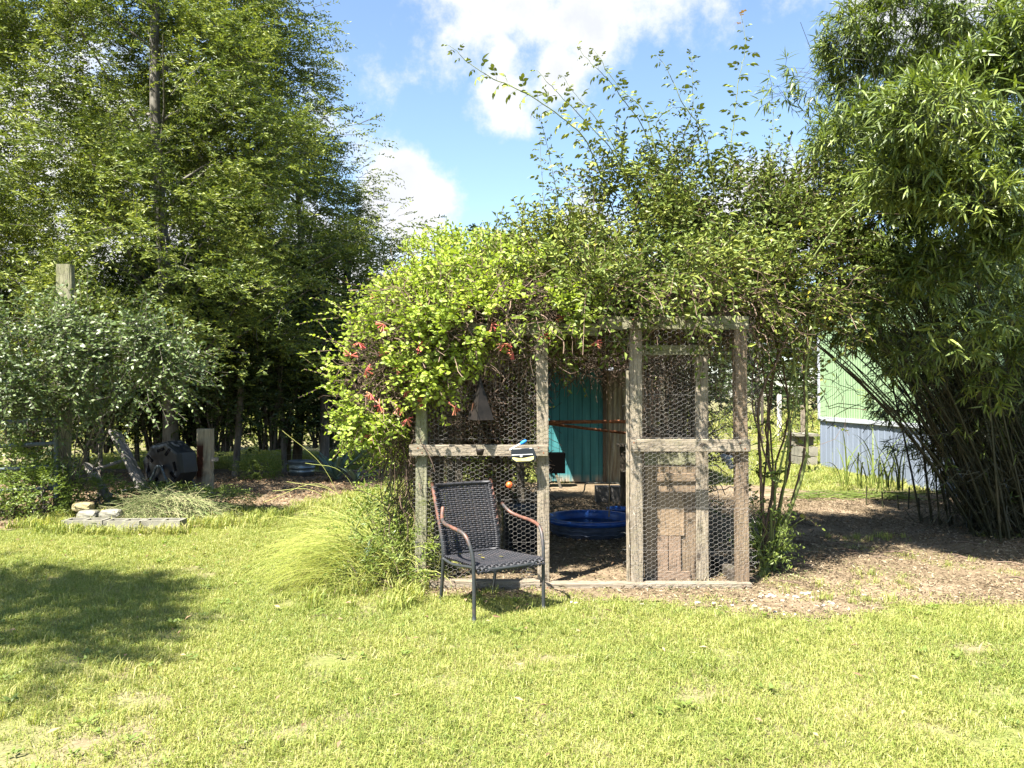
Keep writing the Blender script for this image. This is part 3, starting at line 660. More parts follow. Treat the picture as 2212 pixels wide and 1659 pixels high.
# side vines posts etc: tall dark trunk in the greenery left of the shed
# ------------------------------------------------------------------ things hung on the front
pb = W(1037, 907, 5.74); bell = thing('wind_bell', 'brown metal pyramid bell hanging in front of the left wire panel', 'wind chime', pb)
ap = np.array(W(1037, 814, 5.74)); zb2 = pb.z; c3 = pb.x
cor = np.array([[W(1009, 0, 5.76).x, 5.77, zb2], [W(1031, 0, 5.68).x, 5.66, zb2], [W(1067, 0, 5.74).x, 5.74, zb2], [W(1044, 0, 5.84).x, 5.81, zb2]])
g = Geo(); tp = ap + (cor - ap) * .02; g.add(np.vstack([tp, cor]), [[i, (i + 1) % 4, 4 + (i + 1) % 4, 4 + i] for i in range(4)]); g.also([[0, 1, 2, 3]])
put('bell_body', g.mesh('bell_body', M['bell']), bell, (0, 0, 0))
g = Geo(); v, f = tubes(np.stack([np.vstack([tp[i], cor[i]]) for i in range(4)] + [np.vstack([cor[i], cor[(i + 1) % 4]]) for i in range(4)]), .0016, 4); g.add(v, f)
put('seam', g.mesh('seam', M['bell']), bell, (0, 0, 0))
g = Geo(); tube(g, [tuple(ap), tuple(W(1040, 735, 5.78))], .0016, 4); tube(g, [tuple(W(1037, 850, 5.73)), tuple(W(1037, 962, 5.73))], .0014, 4)
for dx in (-8, 8, 0): tube(g, [W(1037, 950, 5.73), W(1037 + dx, 969, 5.73)], .0012, 4)
put('cord', g.mesh('cord', M['cable']), bell, (0, 0, 0))
q = W(1037, 983, 5.73); g = Geo(); lathe(g, [(0, 0), (.022, 0), (.030, .035), (.031, .045), (.0, .045)], q, 16); put('clapper_cup', g.mesh('clapper_cup', M['bell'], True), bell, (0, 0, 0))
# solar lamp
LY = 5.79 - .004
lamp = thing('solar_lamp', 'small solar wall lamp with yellowed lens fixed to the left rail', 'solar light', W(1128, 982, LY))
def prism(name, pts, y0, y1, m, parent):
    "outline given in picture points, extruded from y0 (front) to y1"
    Y = y0; f_ = [W(px, py, Y) for px, py in pts]; n = len(pts); v = [(p.x, y0, p.z) for p in f_] + [(p.x, y1, p.z) for p in f_]
    g = Geo().add(v, [[i, (i + 1) % n, n + (i + 1) % n, n + i] for i in range(n)]); g.also([[0, i + 1, i] for i in range(1, n - 1)] + [[n, n + i, n + i + 1] for i in range(1, n - 1)])
    return put(name, g.mesh(name, m), parent, (0, 0, 0))
prism('lamp_case', [(1104, 971), (1153, 969), (1158, 984), (1157, 993), (1147, 998), (1114, 999), (1104, 992)], LY - .052, LY, M['blackplastic'], lamp)
prism('lens', [(1107, 987.5), (1127, 990), (1153, 985), (1153, 991.5), (1145, 995.5), (1115, 996.5), (1107, 991)], LY - .060, LY - .0505, M['cream'], lamp)
a = [W(1105, 983.5, LY - .056), W(1151, 981.5, LY - .056), W(1149, 967.5, LY - .012), W(1107, 969.5, LY - .012)]
g = Geo().add([tuple(p) for p in a] + [tuple(p + Vector((0, .006, .0))) for p in a], [[0, 1, 2, 3], [4, 7, 6, 5], [0, 4, 5, 1], [1, 5, 6, 2], [2, 6, 7, 3], [3, 7, 4, 0]]); put('solar_panel', g.mesh('solar_panel', M['solar']), lamp, (0, 0, 0))
q = W(1126, 986, LY - .062); g = Geo(); a_ = np.linspace(0, np.pi / 2, 5)
lathe(g, [(.0095 * math.cos(t_), .0095 * math.sin(t_)) for t_ in a_], (0, 0, 0), 14); vv = np.concatenate(g.v); g.v = [np.stack([vv[:, 0] + q.x, q.y - vv[:, 2] + .006, vv[:, 1] + q.z], -1)]
put('sensor', g.mesh('sensor', M['white'], True), lamp, (0, 0, 0))
# scrubbing brush
by = LY - .035; br = thing('scrub_brush', 'white handled brush with blue head lying on top of the solar lamp', 'brush', W(1115, 966, by))
g = Geo(); v, f = tubes(smooth_path([W(1101, 972, by), W(1108, 967.5, by), W(1116, 963, by), W(1124, 959, by)], 3), [.005, .007, .007, .006, .005, .005, .005, .0055, .006, .006], 8); g.add(v, f); put('handle', g.mesh('handle', M['white'], True), br, (0, 0, 0))
g = Geo(); v, f = tubes(smooth_path([W(1123, 960, by), W(1129, 956, by), W(1134, 953, by), W(1138, 951.5, by)], 3), [.004, .010, .0125, .0135, .0135, .013, .012, .011, .008, .002], 10); g.add(v, f); put('brush_head', g.mesh('brush_head', M['brushblue'], True), br, (0, 0, 0))
# orange ball
q = W(1100, 1047, 5.77); ball = thing('orange_ball', 'small bright orange plastic ball hooked on the wire behind the chair', 'ball', q)
g = Geo(); a_ = np.linspace(-1.57, 1.57, 11); lathe(g, [(.024 * math.cos(t_) + 1e-5, .024 * math.sin(t_)) for t_ in a_], q, 20); put('shell', g.mesh('shell', M['orange'], True), ball, (0, 0, 0))
g = Geo(); lathe(g, [(.007, 0), (.008, .004), (.006, .006), (0, .006)], (0, 0, 0), 12); vv = np.concatenate(g.v); g.v = [np.stack([vv[:, 0] + q.x + .003, q.y - .0215 - vv[:, 2], vv[:, 1] + q.z + .004], -1)]
put('cap', g.mesh('cap', M['rust']), ball, (0, 0, 0))
# faded planter shape on the right sill side: blue glove hung behind the right rail
q = W(1568, 990, 6.5); g = Geo()
for dx, dy, r in ((0, 0, .035), (.03, -.035, .03), (-.03, .02, .028), (.05, .015, .022), (.055, -.07, .026)):
    lathe(g, [(r * math.cos(t_) + 1e-5, r * math.sin(t_)) for t_ in np.linspace(-1.57, 1.57, 8)], (q.x + dx, q.y + dx, q.z + dy), 12)
tag(put('blue_rag', g.mesh('blue_rag', M['skirt'], True)), 'crumpled pale blue cloth behind the right wire panel below the rail', 'cloth')

# ------------------------------------------------------------------ patio chair
ch = thing('patio_chair', 'old stacking patio chair with dark woven seat and back on the grass before the coop', 'chair', (-.16, 5.31, 0), rz=rad(32))
def cl(pts): return smooth_path([tuple(p) for p in pts], 5)
TR = .0125
sideL = lambda s: dict(arm=[(s * .262, -.275, 0), (s * .262, -.272, .25), (s * .268, -.262, .42), (s * .285, -.20, .535), (s * .30, -.07, .565), (s * .295, .06, .575), (s * .268, .155, .60), (s * .232, .215, .66)],
                       rear=[(s * .205, .30, 0), (s * .212, .262, .16), (s * .22, .232, .30), (s * .225, .235, .42), (s * .232, .30, .62), (s * .236, .375, .815)])
for s in (-1, 1):
    dct = sideL(s)
    g = Geo(); tube(g, cl(dct['arm']), TR, 10); put('arm_and_front_leg', g.mesh('arm_and_front_leg', M['chairtube'], True), ch, dct['arm'][0] and (0, 0, 0), False)
    g = Geo(); tube(g, cl(dct['rear']), TR, 10); put('rear_leg', g.mesh('rear_leg', M['chairtube'], True), ch, (0, 0, 0), False)
g = Geo()
for s in (-1, 1): tube(g, cl([(s * .222, .225, .31), (s * .24, .05, .305), (s * .258, -.20, .335), (s * .262, -.272, .34)]), .010, 8)
tube(g, cl([(-.258, -.272, .335), (-.12, -.295, .325), (.12, -.295, .325), (.258, -.272, .335)]), .011, 8)
tube(g, cl([(-.222, .225, .31), (0, .24, .30), (.222, .225, .31)]), .010, 8)
put('seat_frame', g.mesh('seat_frame', M['chairtube'], True), ch, (0, 0, 0), False)
def weave(fn, nu, nv, rr, amp):
    "woven cloth of round cords over the surface fn(u,v) -> point, normal"
    g = Geo(); uu = np.linspace(0, 1, nu * 4 + 1)
    P = []
    for j in range(nv):
        v_ = (j + .5) / nv; p, n = fn(uu, np.full_like(uu, v_)); P.append(p + n * (amp * np.sin(np.pi * (uu * nu + j)))[:, None])
    v, f = tubes(np.array(P), rr, 5); g.add(v, f); P = []
    vv = np.linspace(0, 1, nv * 2 + 1)
    for i in range(nu):
        for off in (-.12, .12):
            u_ = (i + .5 + off) / nu; p, n = fn(np.full_like(vv, u_), vv); P.append(p - n * (amp * .9 * np.sin(np.pi * (vv * nv + i)) - amp * .0)[:, None])
    v, f = tubes(np.array(P), rr * .75, 4); g.add(v, f); return g
rearc = cl(sideL(1)['rear'])
def back(u, v):
    z = .335 + v * .455; h = np.interp(z, rearc[:, 2], rearc[:, 1]); w = np.interp(z, rearc[:, 2], rearc[:, 0])
    x = (u * 2 - 1) * w; y = h + .022 * (1 - (u * 2 - 1) ** 2); p = np.stack([x, y, z], -1); n = np.stack([0 * x, -1 + 0 * x, .3 + 0 * x], -1); return p, nz(n)
put('back_weave', weave(back, 17, 33, .0062, .0045).mesh('back_weave', M['weave'], True), ch, (0, 0, 0), False)
def seat(u, v):
    y = .215 - v * .53; w = np.interp(-y, [-.22, .27], [.222, .258]); x = (u * 2 - 1) * w
    z = .318 + .028 * v - .022 * (1 - (u * 2 - 1) ** 2) * np.sin(np.pi * np.clip(v, 0, 1)) - .05 * np.clip((v - .9) / .1, 0, 1) ** 2
    y = np.maximum(y, -.30); p = np.stack([x, y, z + .008], -1); return p, nz(np.stack([0 * x, -.1 + 0 * x, 1 + 0 * x], -1))
put('seat_weave', weave(seat, 19, 34, .0062, .0045).mesh('seat_weave', M['weave'], True), ch, (0, 0, 0), False)
for z in (.335, .795):
    g = Geo(); i = np.argmin(abs(rearc[:, 2] - z)); w = rearc[i, 0]; yb = rearc[i, 1]; tube(g, [(-w + .01, yb, z), (-w * .5, yb + .016, z), (0, yb + .022, z), (w * .5, yb + .016, z), (w - .01, yb, z)], .011, 7)
    th_ = np.linspace(0, 1, 90); x = (th_ * 2 - 1) * (w - .012); hx = np.stack([x, yb + .022 * (1 - (th_ * 2 - 1) ** 2) + .013 * np.cos(th_ * 260), z + .013 * np.sin(th_ * 260)], -1); v, f = tubes(hx, .005, 4); g.add(v, f)
    put('back_rail', g.mesh('back_rail', M['weave'], True), ch, (0, 0, 0), False)
for s in (-1, 1):
    g = Geo()
    for z0_ in np.linspace(.345, .785, 34):
        i = np.argmin(abs(rearc[:, 2] - z0_)); a_ = np.linspace(0, 2 * np.pi, 9); v, f = tubes(np.stack([s * rearc[i, 0] + .0165 * np.cos(a_), rearc[i, 1] + .0165 * np.sin(a_), np.full(9, z0_) + .004 * np.sin(a_)], -1), .0055, 4); g.add(v, f)
    o = put('edge_binding', g.mesh('edge_binding', M['weave'], True), ch, (0, 0, 0), False); o.location = (-s * .012, 0, 0)
# fallen leaves on the seat
Cw, Sw = math.cos(rad(32)), math.sin(rad(32))
for i, (lx, ly, txt) in enumerate(((-.05, .02, 'yellow fallen leaf near the middle of the chair seat'), (.07, -.02, 'yellow fallen leaf at the right of the chair seat'), (-.02, .10, 'pale fallen petal leaf toward the back of the chair seat'))):
    g = Geo(); leaf_arr(g, np.array([[0, 0, 0.]]), np.array([[1, .4 * i - .3, .02]]), np.array([[0, .1, 1.]]), [.034], [.018], 4)
    wx = -.16 + lx * Cw - ly * Sw; wy = 5.31 + lx * Sw + ly * Cw
    tag(put('fallen_leaf', g.mesh('fallen_leaf', M['yellowleaf']), None, (wx, wy, .338)), txt, 'leaf', 'leaves fallen on the chair seat')
# ------------------------------------------------------------------ mobile home at the right
HX = 6.18; HY0, HY1 = 4.6, 15.85
home = thing('mobile_home', 'green metal sided mobile home with pale blue skirting behind the bamboo', 'mobile home', (HX, HY1, 0))
zt0, zs = 3.35, W(0, 905, HY1).z - .02
n = int((HY1 - HY0) / .305)
def ribbed(L, z0, z1, ribs, d):
    "one vertical panel L wide along -Y with raised ribs toward -X"
    prof = [(0, 0)]
    for r_ in ribs: prof += [(r_ - .016, 0), (r_ - .009, -d), (r_ + .009, -d), (r_ + .016, 0)]
    prof += [(L, 0)]; v = [(x, -y, z) for z in (z0, z1) for y, x in prof] ; k = len(prof)
    return Geo().add(v, [[i, i + 1, k + i + 1, k + i] for i in range(k - 1)])
me = ribbed(.302, zs + .06, zt0, (.05, .15, .25), .012).mesh('siding_panel', M['greensiding'])
for i in range(n):
    put('siding_panel', me, home, (HX, HY1 - .06 - i * .305, 0))
me = ribbed(.607, 0.02, zs + .0, (.08, .30, .52), .006).mesh('skirting_panel', M['skirt'])
for i in range(n // 2):
    put('skirting_panel', me, home, (HX + .012 + .004 * (i % 2), HY1 - .02 - i * .61, 0))
board('skirt_trim', (HX - .012, HY1, zs + .03), (HX - .012, HY0, zs + .03), .075, .03, M['trim'], home, (0, 0, 1), jit=.0004)
board('corner_trim', (HX - .006, HY1 - .02, zs + .07), (HX - .006, HY1 - .02, zt0), .08, .03, M['trim'], home, (0, 1, 0), jit=.0004)
board('eave_trim', (HX - .03, HY1 + .1, zt0 + .05), (HX - .03, HY0, zt0 + .05), .10, .05, M['trim'], home, (0, 0, 1), jit=.0004)
g = Geo(); boxg(g, (HX + 2.2, (HY0 + HY1) / 2, zt0 / 2 + .2), (4.2, HY1 - HY0 - .05, zt0 - .4)); put('wall_core', g.mesh('wall_core', M['greensiding']), home, (0, 0, 0))
g = Geo(); boxg(g, (HX + 2.1, (HY0 + HY1) / 2, zt0 + .14), (4.7, HY1 - HY0 + .3, .08)); put('roof', g.mesh('roof', M['roof']), home, (0, 0, 0))
# concrete steps by the far corner
stp = thing('concrete_steps', 'stacked grey block steps at the far corner of the mobile home', 'steps', (5.98, 16.1, 0))
bm = Geo(); boxg(bm, (0, 0, 0), (.39, .19, .185)); me = bm.mesh('block', M['concrete'])
for kz in range(3):
    for ky in range(3):
        if kz == 2 and ky == 0: continue
        put('block', me, stp, (5.97 + .01 * (kz % 2), 16.0 + ky * .195, .095 + kz * .2))
g = Geo(); boxg(g, (5.97, 16.25, .625), (.48, .62, .05)); put('step_slab', g.mesh('step_slab', M['concrete']), stp, (0, 0, 0))
# stakes and small posts
for px, py0, py1, Y, w, mm, txt in ((1735, 875, 950, 17, .09, 'post', 'short grey wooden post standing beside the concrete steps'),
                                    (1683, 852, 905, 27, .12, 'stone', 'pale post in the sunny meadow right of the coop'),
                                    (1646, 840, 900, 24, .07, 'darkwood', 'dark fence post in the meadow behind the rose canes')):
    a = W(px, py1, Y); a.z = -.03; b = W(px, py0, Y)
    tag(board('wooden_post', a, b, w, w, M[mm], None, (1, 0, 0)), txt, 'post')

# ------------------------------------------------------------------ left side things
a = W(136, 1112, 9.5); a.z = -.05; tag(board('tall_post', a, W(139, 571, 9.5), .178, .10, M['post_green'], None, (1, 0, 0), ch=.012, jit=.004, k=14), 'tall mossy wooden post rising out of the silvery bush at left', 'post')
a = W(444, 1066, 11.4); a.z = -.05; tag(board('short_post', a, W(445, 926, 11.4), .215, .14, M['rustpost'], None, (1, 0, 0), ch=.018, jit=.004, k=12), 'short thick wooden post with dark red brown stain down its left side', 'post')
g = Geo(); boxg(g, tuple(W(465, 992, 11.3)), (.09, .05, .05)); tag(put('wood_scrap', g.mesh('wood_scrap', M['ladder'])), 'small block of wood nailed to the side of the short stained post', 'wood block')
# metal gate at the far left
GYs = 9.2
gate = thing('pipe_gate', 'grey tubular metal gate at the left edge behind the bush', 'gate', W(50, 1090, GYs))
for py0, py1 in ((968, 957), (1018, 1007), (1062, 1054), (915, 906)):
    g = Geo(); tube(g, [W(-140, py0 + 4, GYs), W(124, py1, GYs)], .026, 10); put('rail', g.mesh('rail', M['bluesteel'], True), gate, (0, 0, 0))
for px in (-138, 122):
    g = Geo(); tube(g, [W(px, 1075, GYs), W(px, 905, GYs)], .026, 10); put('upright', g.mesh('upright', M['bluesteel'], True), gate, (0, 0, 0))
# field fence wire with thin posts behind the left trees
fen = thing('wire_fence', 'low wire field fence on thin posts beyond the left trees', 'fence', (-6, 16.4, 0))
for i in range(13):
    x = -12 + i * 1.05; board('fence_post', (x, 16.4, -.03), (x + R.uniform(-.03, .03), 16.4, 1.15), .08, .07, M['darkwood'], fen, (1, 0, 0))
g = Geo(); v, f = tubes(np.array([[(-12.2, 16.35, z), (.8, 16.35, z)] for z in (.2, .4, .6, .8, 1.0)]), .0025, 3); g.add(v, f)
v, f = tubes(np.array([[(x, 16.35, .2), (x, 16.35, 1.0)] for x in np.arange(-12.2, .8, .2)]), .0018, 3); g.add(v, f); put('wire', g.mesh('wire', M['wire']), fen, (0, 0, 0))
# ladder
lad = thing('ladder', 'grey wooden ladder leaning left of the black compost tumbler', 'ladder', W(280, 1075, 10.6))
board('side_rail', W(312, 1064, 10.5), W(243, 931, 11.0), .13, .045, M['ladder'], lad, (0, 1, 0))
board('side_rail', W(320, 1060, 10.8), W(254, 931, 11.25), .10, .045, M['ladder'], lad, (0, 1, 0))
board('side_rail', W(246, 1092, 9.9), W(190, 1003, 10.3), .14, .045, M['ladder'], lad, (0, 1, 0))
for a, b in (((207, 1014, 10.25), (262, 996, 10.7)), ((236, 1068, 10.1), (303, 1052, 10.55))):
    g = Geo(); tube(g, [W(*a), W(*b)], .022, 8); put('rung', g.mesh('rung', M['ladder']), lad, (0, 0, 0))
# compost tumbler
tq = W(350, 1008, 10.9); tum = thing('compost_tumbler', 'black eight sided compost tumbler on a grey tube stand', 'compost tumbler', (tq.x, 10.9, 0))
yaw = rad(-20); ax = Vector((math.sin(yaw) * -1, math.cos(yaw), 0)); rt = Vector((math.cos(yaw), math.sin(yaw), 0)); up = Vector((0, 0, 1))
def tp3(r_, a_, d): return tq + rt * (r_ * math.cos(a_)) + up * (r_ * math.sin(a_)) + ax * d
g = Geo(); rings = [(.30, -.005), (.335, .0), (.362, .045), (.362, .16), (.362, .30), (.335, .34), (0.001, .34)]
v = [tp3(r_, math.pi / 8 + .18 + i * math.pi / 4, d) for r_, d in rings for i in range(8)]
g.add([tuple(p) for p in v], [[k_ * 8 + i, k_ * 8 + (i + 1) % 8, (k_ + 1) * 8 + (i + 1) % 8, (k_ + 1) * 8 + i] for k_ in range(6) for i in range(8)])
g.add([tuple(tp3(.30, math.pi / 8 + .18 + i * math.pi / 4, -.005)) for i in range(8)] + [tuple(tp3(0, 0, .012))], [[i, (i + 1) % 8, 8] for i in range(8)])
put('drum', g.mesh('drum', M['blackplastic']), tum, (0, 0, 0))
for i in range(8):
    a_ = .18 + math.pi / 4 * i + (.12 if i % 2 else -.12); c_ = tp3(.235, a_, -.006); rad_d = (c_ - tp3(0, 0, -.006)).normalized(); tan = ax.cross(rad_d).normalized()
    if i % 2: tan, rad_d = rad_d, tan
    tan = (tan + rad_d * .25).normalized(); rad_d = ax.cross(tan)
    g = Geo(); v = [c_ + tan * sx * .062 + rad_d * sy * .019 + ax * sz * .004 for sx in (-1, 1) for sy in (-1, 1) for sz in (-1, 1)]
    g.add([tuple(p) for p in v], [[0, 1, 3, 2], [4, 6, 7, 5], [0, 4, 5, 1], [2, 3, 7, 6], [0, 2, 6, 4], [1, 5, 7, 3]]); put('grip_slot', g.mesh('grip_slot', M['slot']), tum, (0, 0, 0))
for d in (-.05, .40):
    hub = tp3(0, 0, d); g = Geo(); l = hub - rt * .30; r_ = hub + rt * .30; l.z = r_.z = 0.02
    tube(g, smooth_path([l, hub - rt * .115 + up * -.14, hub - rt * .05 + up * -.015, hub + up * .012, hub + rt * .05 + up * -.015, hub + rt * .115 + up * -.14, r_], 5), .017, 8)
    put('stand_leg', g.mesh('stand_leg', M['bluesteel'], True), tum, (0, 0, 0))
g = Geo(); tube(g, [tp3(0, 0, -.07), tp3(0, 0, .42)], .02, 8); put('axle', g.mesh('axle', M['bluesteel']), tum, (0, 0, 0))
g = Geo(); l1 = tp3(0, 0, -.05); l2 = tp3(0, 0, .40)
for s in (-1, 1): a = l1 + rt * s * .26; b = l2 + rt * s * .26; a.z = b.z = .08; tube(g, [a, b], .008, 6)
put('stand_brace', g.mesh('stand_brace', M['bluesteel']), tum, (0, 0, 0))
# cinder blocks edging
def cinder(px0, px1, py0, py1, Y, txt, rz=0., mm='concrete', hollow=True):
    a = W(px0, py0, Y); b = W(px1, py1, Y); L = b.x - a.x - .006; H = .155; Dp = .19; g = Geo(); t_ = .03; cx = (a.x + b.x) / 2; z = .03
    for dy in (-(Dp - t_) / 2, (Dp - t_) / 2): boxg(g, (0, dy, 0), (L, t_, H))
    for dx in (-(L - t_) / 2, 0, (L - t_) / 2): boxg(g, (dx, 0, -.001), (t_, Dp - 2 * t_ + .002, H - .002))
    boxg(g, (0, 0, -H / 2 + .03), (L - 2 * t_, Dp - 2 * t_, .05))
    o = put('cinder_block', g.mesh('cinder_block', M[mm]), None, (cx, Y + Dp / 2, z + .03)); o.rotation_euler = (0, 0, rz); return tag(o, txt, 'cinder block', 'cinder blocks edging the weedy bed')
cinder(134, 222, 0, 0, 8.12, 'leftmost cinder block of the row edging the weedy bed', .02)
cinder(224, 304, 0, 0, 8.08, 'second cinder block from the left in the row edging the bed', -.015)
cinder(306, 390, 0, 0, 8.10, 'cinder block at the right end of the row with its hollow showing', .01)
def rock(name, c, s, mm, txt, cat, seed, arch=False):
    import bmesh
    bm = bmesh.new(); bmesh.ops.create_icosphere(bm, subdivisions=3, radius=1); r = np.random.default_rng(seed); ph = r.uniform(0, 6, 6)
    for v in bm.verts:
        p = v.co; m_ = max(abs(p.x), abs(p.y), abs(p.z)); k = 1 / (m_ ** .55); q = p * k
        q *= 1 + .06 * math.sin(3 * p.x + ph[0]) * math.sin(4 * p.y + ph[1]) + .04 * math.sin(7 * p.z + ph[2] + 5 * p.x)
        v.co = Vector((q.x * s[0] / 2, q.y * s[1] / 2, q.z * s[2] / 2)) * .86
    me = bpy.data.meshes.new(name); bm.to_mesh(me); bm.free(); me.materials.append(M[mm]); o = put(name, me, None, c); return tag(o, txt, cat)
rock('block_stone', W(182, 1094, 9.0), (.27, .2, .12), 'yellowstone', 'yellow arched stone piece lying behind the cinder blocks', 'stone', 1)
rock('block_stone', W(194, 1112, 8.7), (.26, .2, .13), 'concrete', 'grey stone block left of the pair behind the cinder blocks', 'stone', 2)
rock('block_stone', W(243, 1110, 8.7), (.27, .2, .13), 'concrete', 'grey stone block right of the pair behind the cinder blocks', 'stone', 3)
# galvanised tub
tg = (W(653, 0, 13.9).x, 13.9, 0); tb = thing('metal_tub', 'round galvanised metal tub in the shade beside the agave', 'tub', tg)
g = Geo(); lathe(g, [(0, .01), (.20, .01), (.215, .08), (.222, .085), (.222, .10), (.216, .105), (.222, .15), (.23, .155), (.23, .17), (.224, .175), (.238, .26), (.246, .265), (.246, .28), (.23, .28), (.2, .05), (0, .05)], tg, 40); put('tub_body', g.mesh('tub_body', M['steel'], True), tb, (0, 0, 0))
g = Geo(); lathe(g, [(.226, .22), (0, .23)], tg, 24); put('soil', g.mesh('soil', M['mulch']), tb, (0, 0, 0))
for s in (-1, 1):
    g = Geo(); tube(g, smooth_path([(tg[0] + s * .235, 13.86, .24), (tg[0] + s * .27, 13.86, .22), (tg[0] + s * .27, 13.94, .22), (tg[0] + s * .235, 13.94, .24)], 4), .008, 6); put('handle', g.mesh('handle', M['steel']), tb, (0, 0, 0))
# agaves
def blade(path, w, m, vee=.35, th=.006):
    P = np.array(path); k = len(P); T = nz(np.gradient(P, axis=0)); S = nz(np.cross(T, [0, 0, 1.]) + 1e-6); U = np.cross(S, T); w = np.asarray(w)[:, None] / 2
    v = np.concatenate([P - U * w * vee * .6, P + S * w + U * w * vee, P + U * .001, P - S * w + U * w * vee]); i = np.arange(k - 1)
    f = np.concatenate([np.stack([a * k + i, b * k + i, b * k + i + 1, a * k + i + 1], -1) for a, b in ((0, 1), (1, 2), (2, 3), (3, 0))])
    return Geo().add(v, f)
def agave(name, c, nl, L, wd, txt, leaves=None, mm='agave', rng=3):
    r = np.random.default_rng(rng); t_ = thing(name, txt, 'agave plant', c); c = np.array(c, float)
    for i in range(nl):
        az, el, l_, dr = leaves[i] if leaves else (i * 2.4 + r.uniform(-.3, .3), r.uniform(.35, 1.35), L * r.uniform(.7, 1.1), r.uniform(.1, .9))
        q = np.linspace(0, 1, 9); h = np.array([math.cos(az), math.sin(az), 0]); e = el - q * dr; st_ = np.stack([np.cos(e), np.sin(e)], -1); acc = np.cumsum(st_, 0) * l_ / 9; acc = np.vstack([[0, 0], acc[:-1]])
        P = c + h * acc[:, :1] + np.array([0, 0, 1.]) * acc[:, 1:] + np.array([0, 0, .02]); w = wd * np.array([.7, .85, 1, 1, .92, .8, .6, .35, .04]); put('leaf', blade(P, w, M[mm]).mesh('leaf', M[mm], True), t_, (0, 0, 0))
    return t_
agave('agave', (W(727, 0, 13.2).x, 13.2, 0), 15, .75, .13, 'large grey green agave with drooping leaves beside the metal tub', rng=4)
agave('agave', (W(768, 0, 12.9).x, 12.9, 0), 9, .5, .09, 'smaller agave at the right of the large agave', rng=8)
agave('broadleaf_plant', (W(775, 0, 5.9).x, 5.9, 0), 7, .36, .065, 'grey green strap leaved plant at the foot of the fountain grass',
      [(2.9, .75, .36, .35), (2.3, 1.15, .30, .3), (3.5, 1.1, .22, .3), (-.2, .55, .26, .8), (.9, 1.25, .38, .1), (-1.4, .8, .26, .5), (.4, 1.3, .36, .2)], rng=5)
# ------------------------------------------------------------------ trees
def oak_mesh(seed, H, zlo, rad_fn, nclump, nsp, K, L, Wd, lm, bark, trunk_r=.13, lean=(0, 0), flat=.42, cr=(.38, .8)):
    global R
    old = R; R = np.random.default_rng(seed)
    tr = Geo(); k = 12; q = np.linspace(0, 1, k); path = np.stack([lean[0] * q ** 2 + .12 * np.sin(q * 5 + seed), lean[1] * q ** 2 + .12 * np.sin(q * 4 + 2 * seed), q * H * .96 - .1], -1)
    v, f = tubes(path, trunk_r * (1.25 - q) ** .8 + .012, 10); tr.add(v, f)
    z = zlo + (H - zlo) * R.beta(1.15, 1.5, nclump); a = R.uniform(0, 2 * np.pi, nclump); rr = np.array([rad_fn(x) for x in z]) * R.uniform(.05, 1., nclump) ** .5 * (1 + .14 * np.sin(3 * a + z * 1.7))
    tx = np.interp(z, path[:, 2], path[:, 0]); ty = np.interp(z, path[:, 2], path[:, 1])
    Cc = np.stack([tx + rr * np.cos(a), ty + rr * np.sin(a), z], -1); out = np.stack([np.cos(a), np.sin(a), .25 + 0 * a], -1)
    # limbs
    m = min(nclump, 34); st_ = np.stack([tx[:m], ty[:m], np.maximum(z[:m] - rr[:m] * .55, zlo * .8)], -1)
    st_[:, 0] = np.interp(st_[:, 2], path[:, 2], path[:, 0]); st_[:, 1] = np.interp(st_[:, 2], path[:, 2], path[:, 1])
    mid = (st_ + Cc[:m]) / 2 + np.array([0, 0, .12]) + R.normal(size=(m, 3)) * .1
    pth = np.stack([st_, (st_ + mid) / 2, mid, (mid + Cc[:m]) / 2, Cc[:m]], 1); v, f = tubes(pth, np.array([.030, .024, .018, .012, .006]), 5); tr.add(v, f)
    cg = Geo(); tw = Geo()
    sz = R.uniform(*cr, nclump); ii = np.repeat(np.arange(nclump), nsp); n = len(ii)
    off = nz(R.normal(size=(n, 3))) * R.uniform(0, 1, (n, 1)) ** .45 * sz[ii][:, None]; off[:, 2] *= flat; off[:, 2] -= .25 * (off[:, 0] ** 2 + off[:, 1] ** 2) / sz[ii] * .5
    P = Cc[ii] + off; kp = cull(P, .60, .435, 9.); P = P[kp]; off = off[kp]; ii = ii[kp]; n = len(P); D = nz(nz(off) * .9 + out[ii] * .8 + R.normal(size=(n, 3)) * .35)
    sprigs(cg, P, D, K, R.uniform(.22, .42, n), L, Wd, tw=None, curve=-.18)
    sel = R.random(n) < .2; pp = np.stack([P[sel] - D[sel] * .15, P[sel] + D[sel] * .2], 1); v, f = tubes(pp, .004, 3); tr.add(v, f)
    R = old
    return tr.mesh('trunk', M[bark], True), cg.mesh('crown', M[lm])
def tree(meshes, loc, txt, name='oak_tree', cat='tree', group=None, rz=0., s=1.):
    t_ = thing(name, txt, cat, loc, group, rz); t_.scale = (s, s, s)
    a = put('trunk', meshes[0], t_, (0, 0, 0), False); b = put('crown', meshes[1], t_, (0, 0, 0), False); return t_
rf = lambda zz: np.interp(zz, [1.6, 2.6, 4.2, 6, 7.5, 9, 11], [2.5, 3.45, 3.75, 3.2, 2.7, 2.1, .6])
bigoak = oak_mesh(1, 10.8, 1.7, rf, 720, 66, 12, .080, .029, 'oak', 'palebark', .105)
tree(bigoak, (-6.05, 13.6, 0), 'large green oak with pale trunk filling the upper left')
rf2 = lambda zz: np.interp(zz, [1.2, 2.5, 4.5, 7, 9], [2.2, 2.9, 2.9, 1.9, .4])
oak2 = oak_mesh(5, 8.8, 1.1, rf2, 240, 56, 11, .09, .034, 'oak', 'bark', .1)
tree(oak2, (-10.2, 12.6, 0), 'tree at the left edge of the frame with sky between it and the big oak', rz=2.)
tree(oak2, (-4.5, 16.6, 0), 'dark oak behind the right side of the big oak', rz=1., s=.80, name='oak_tree')
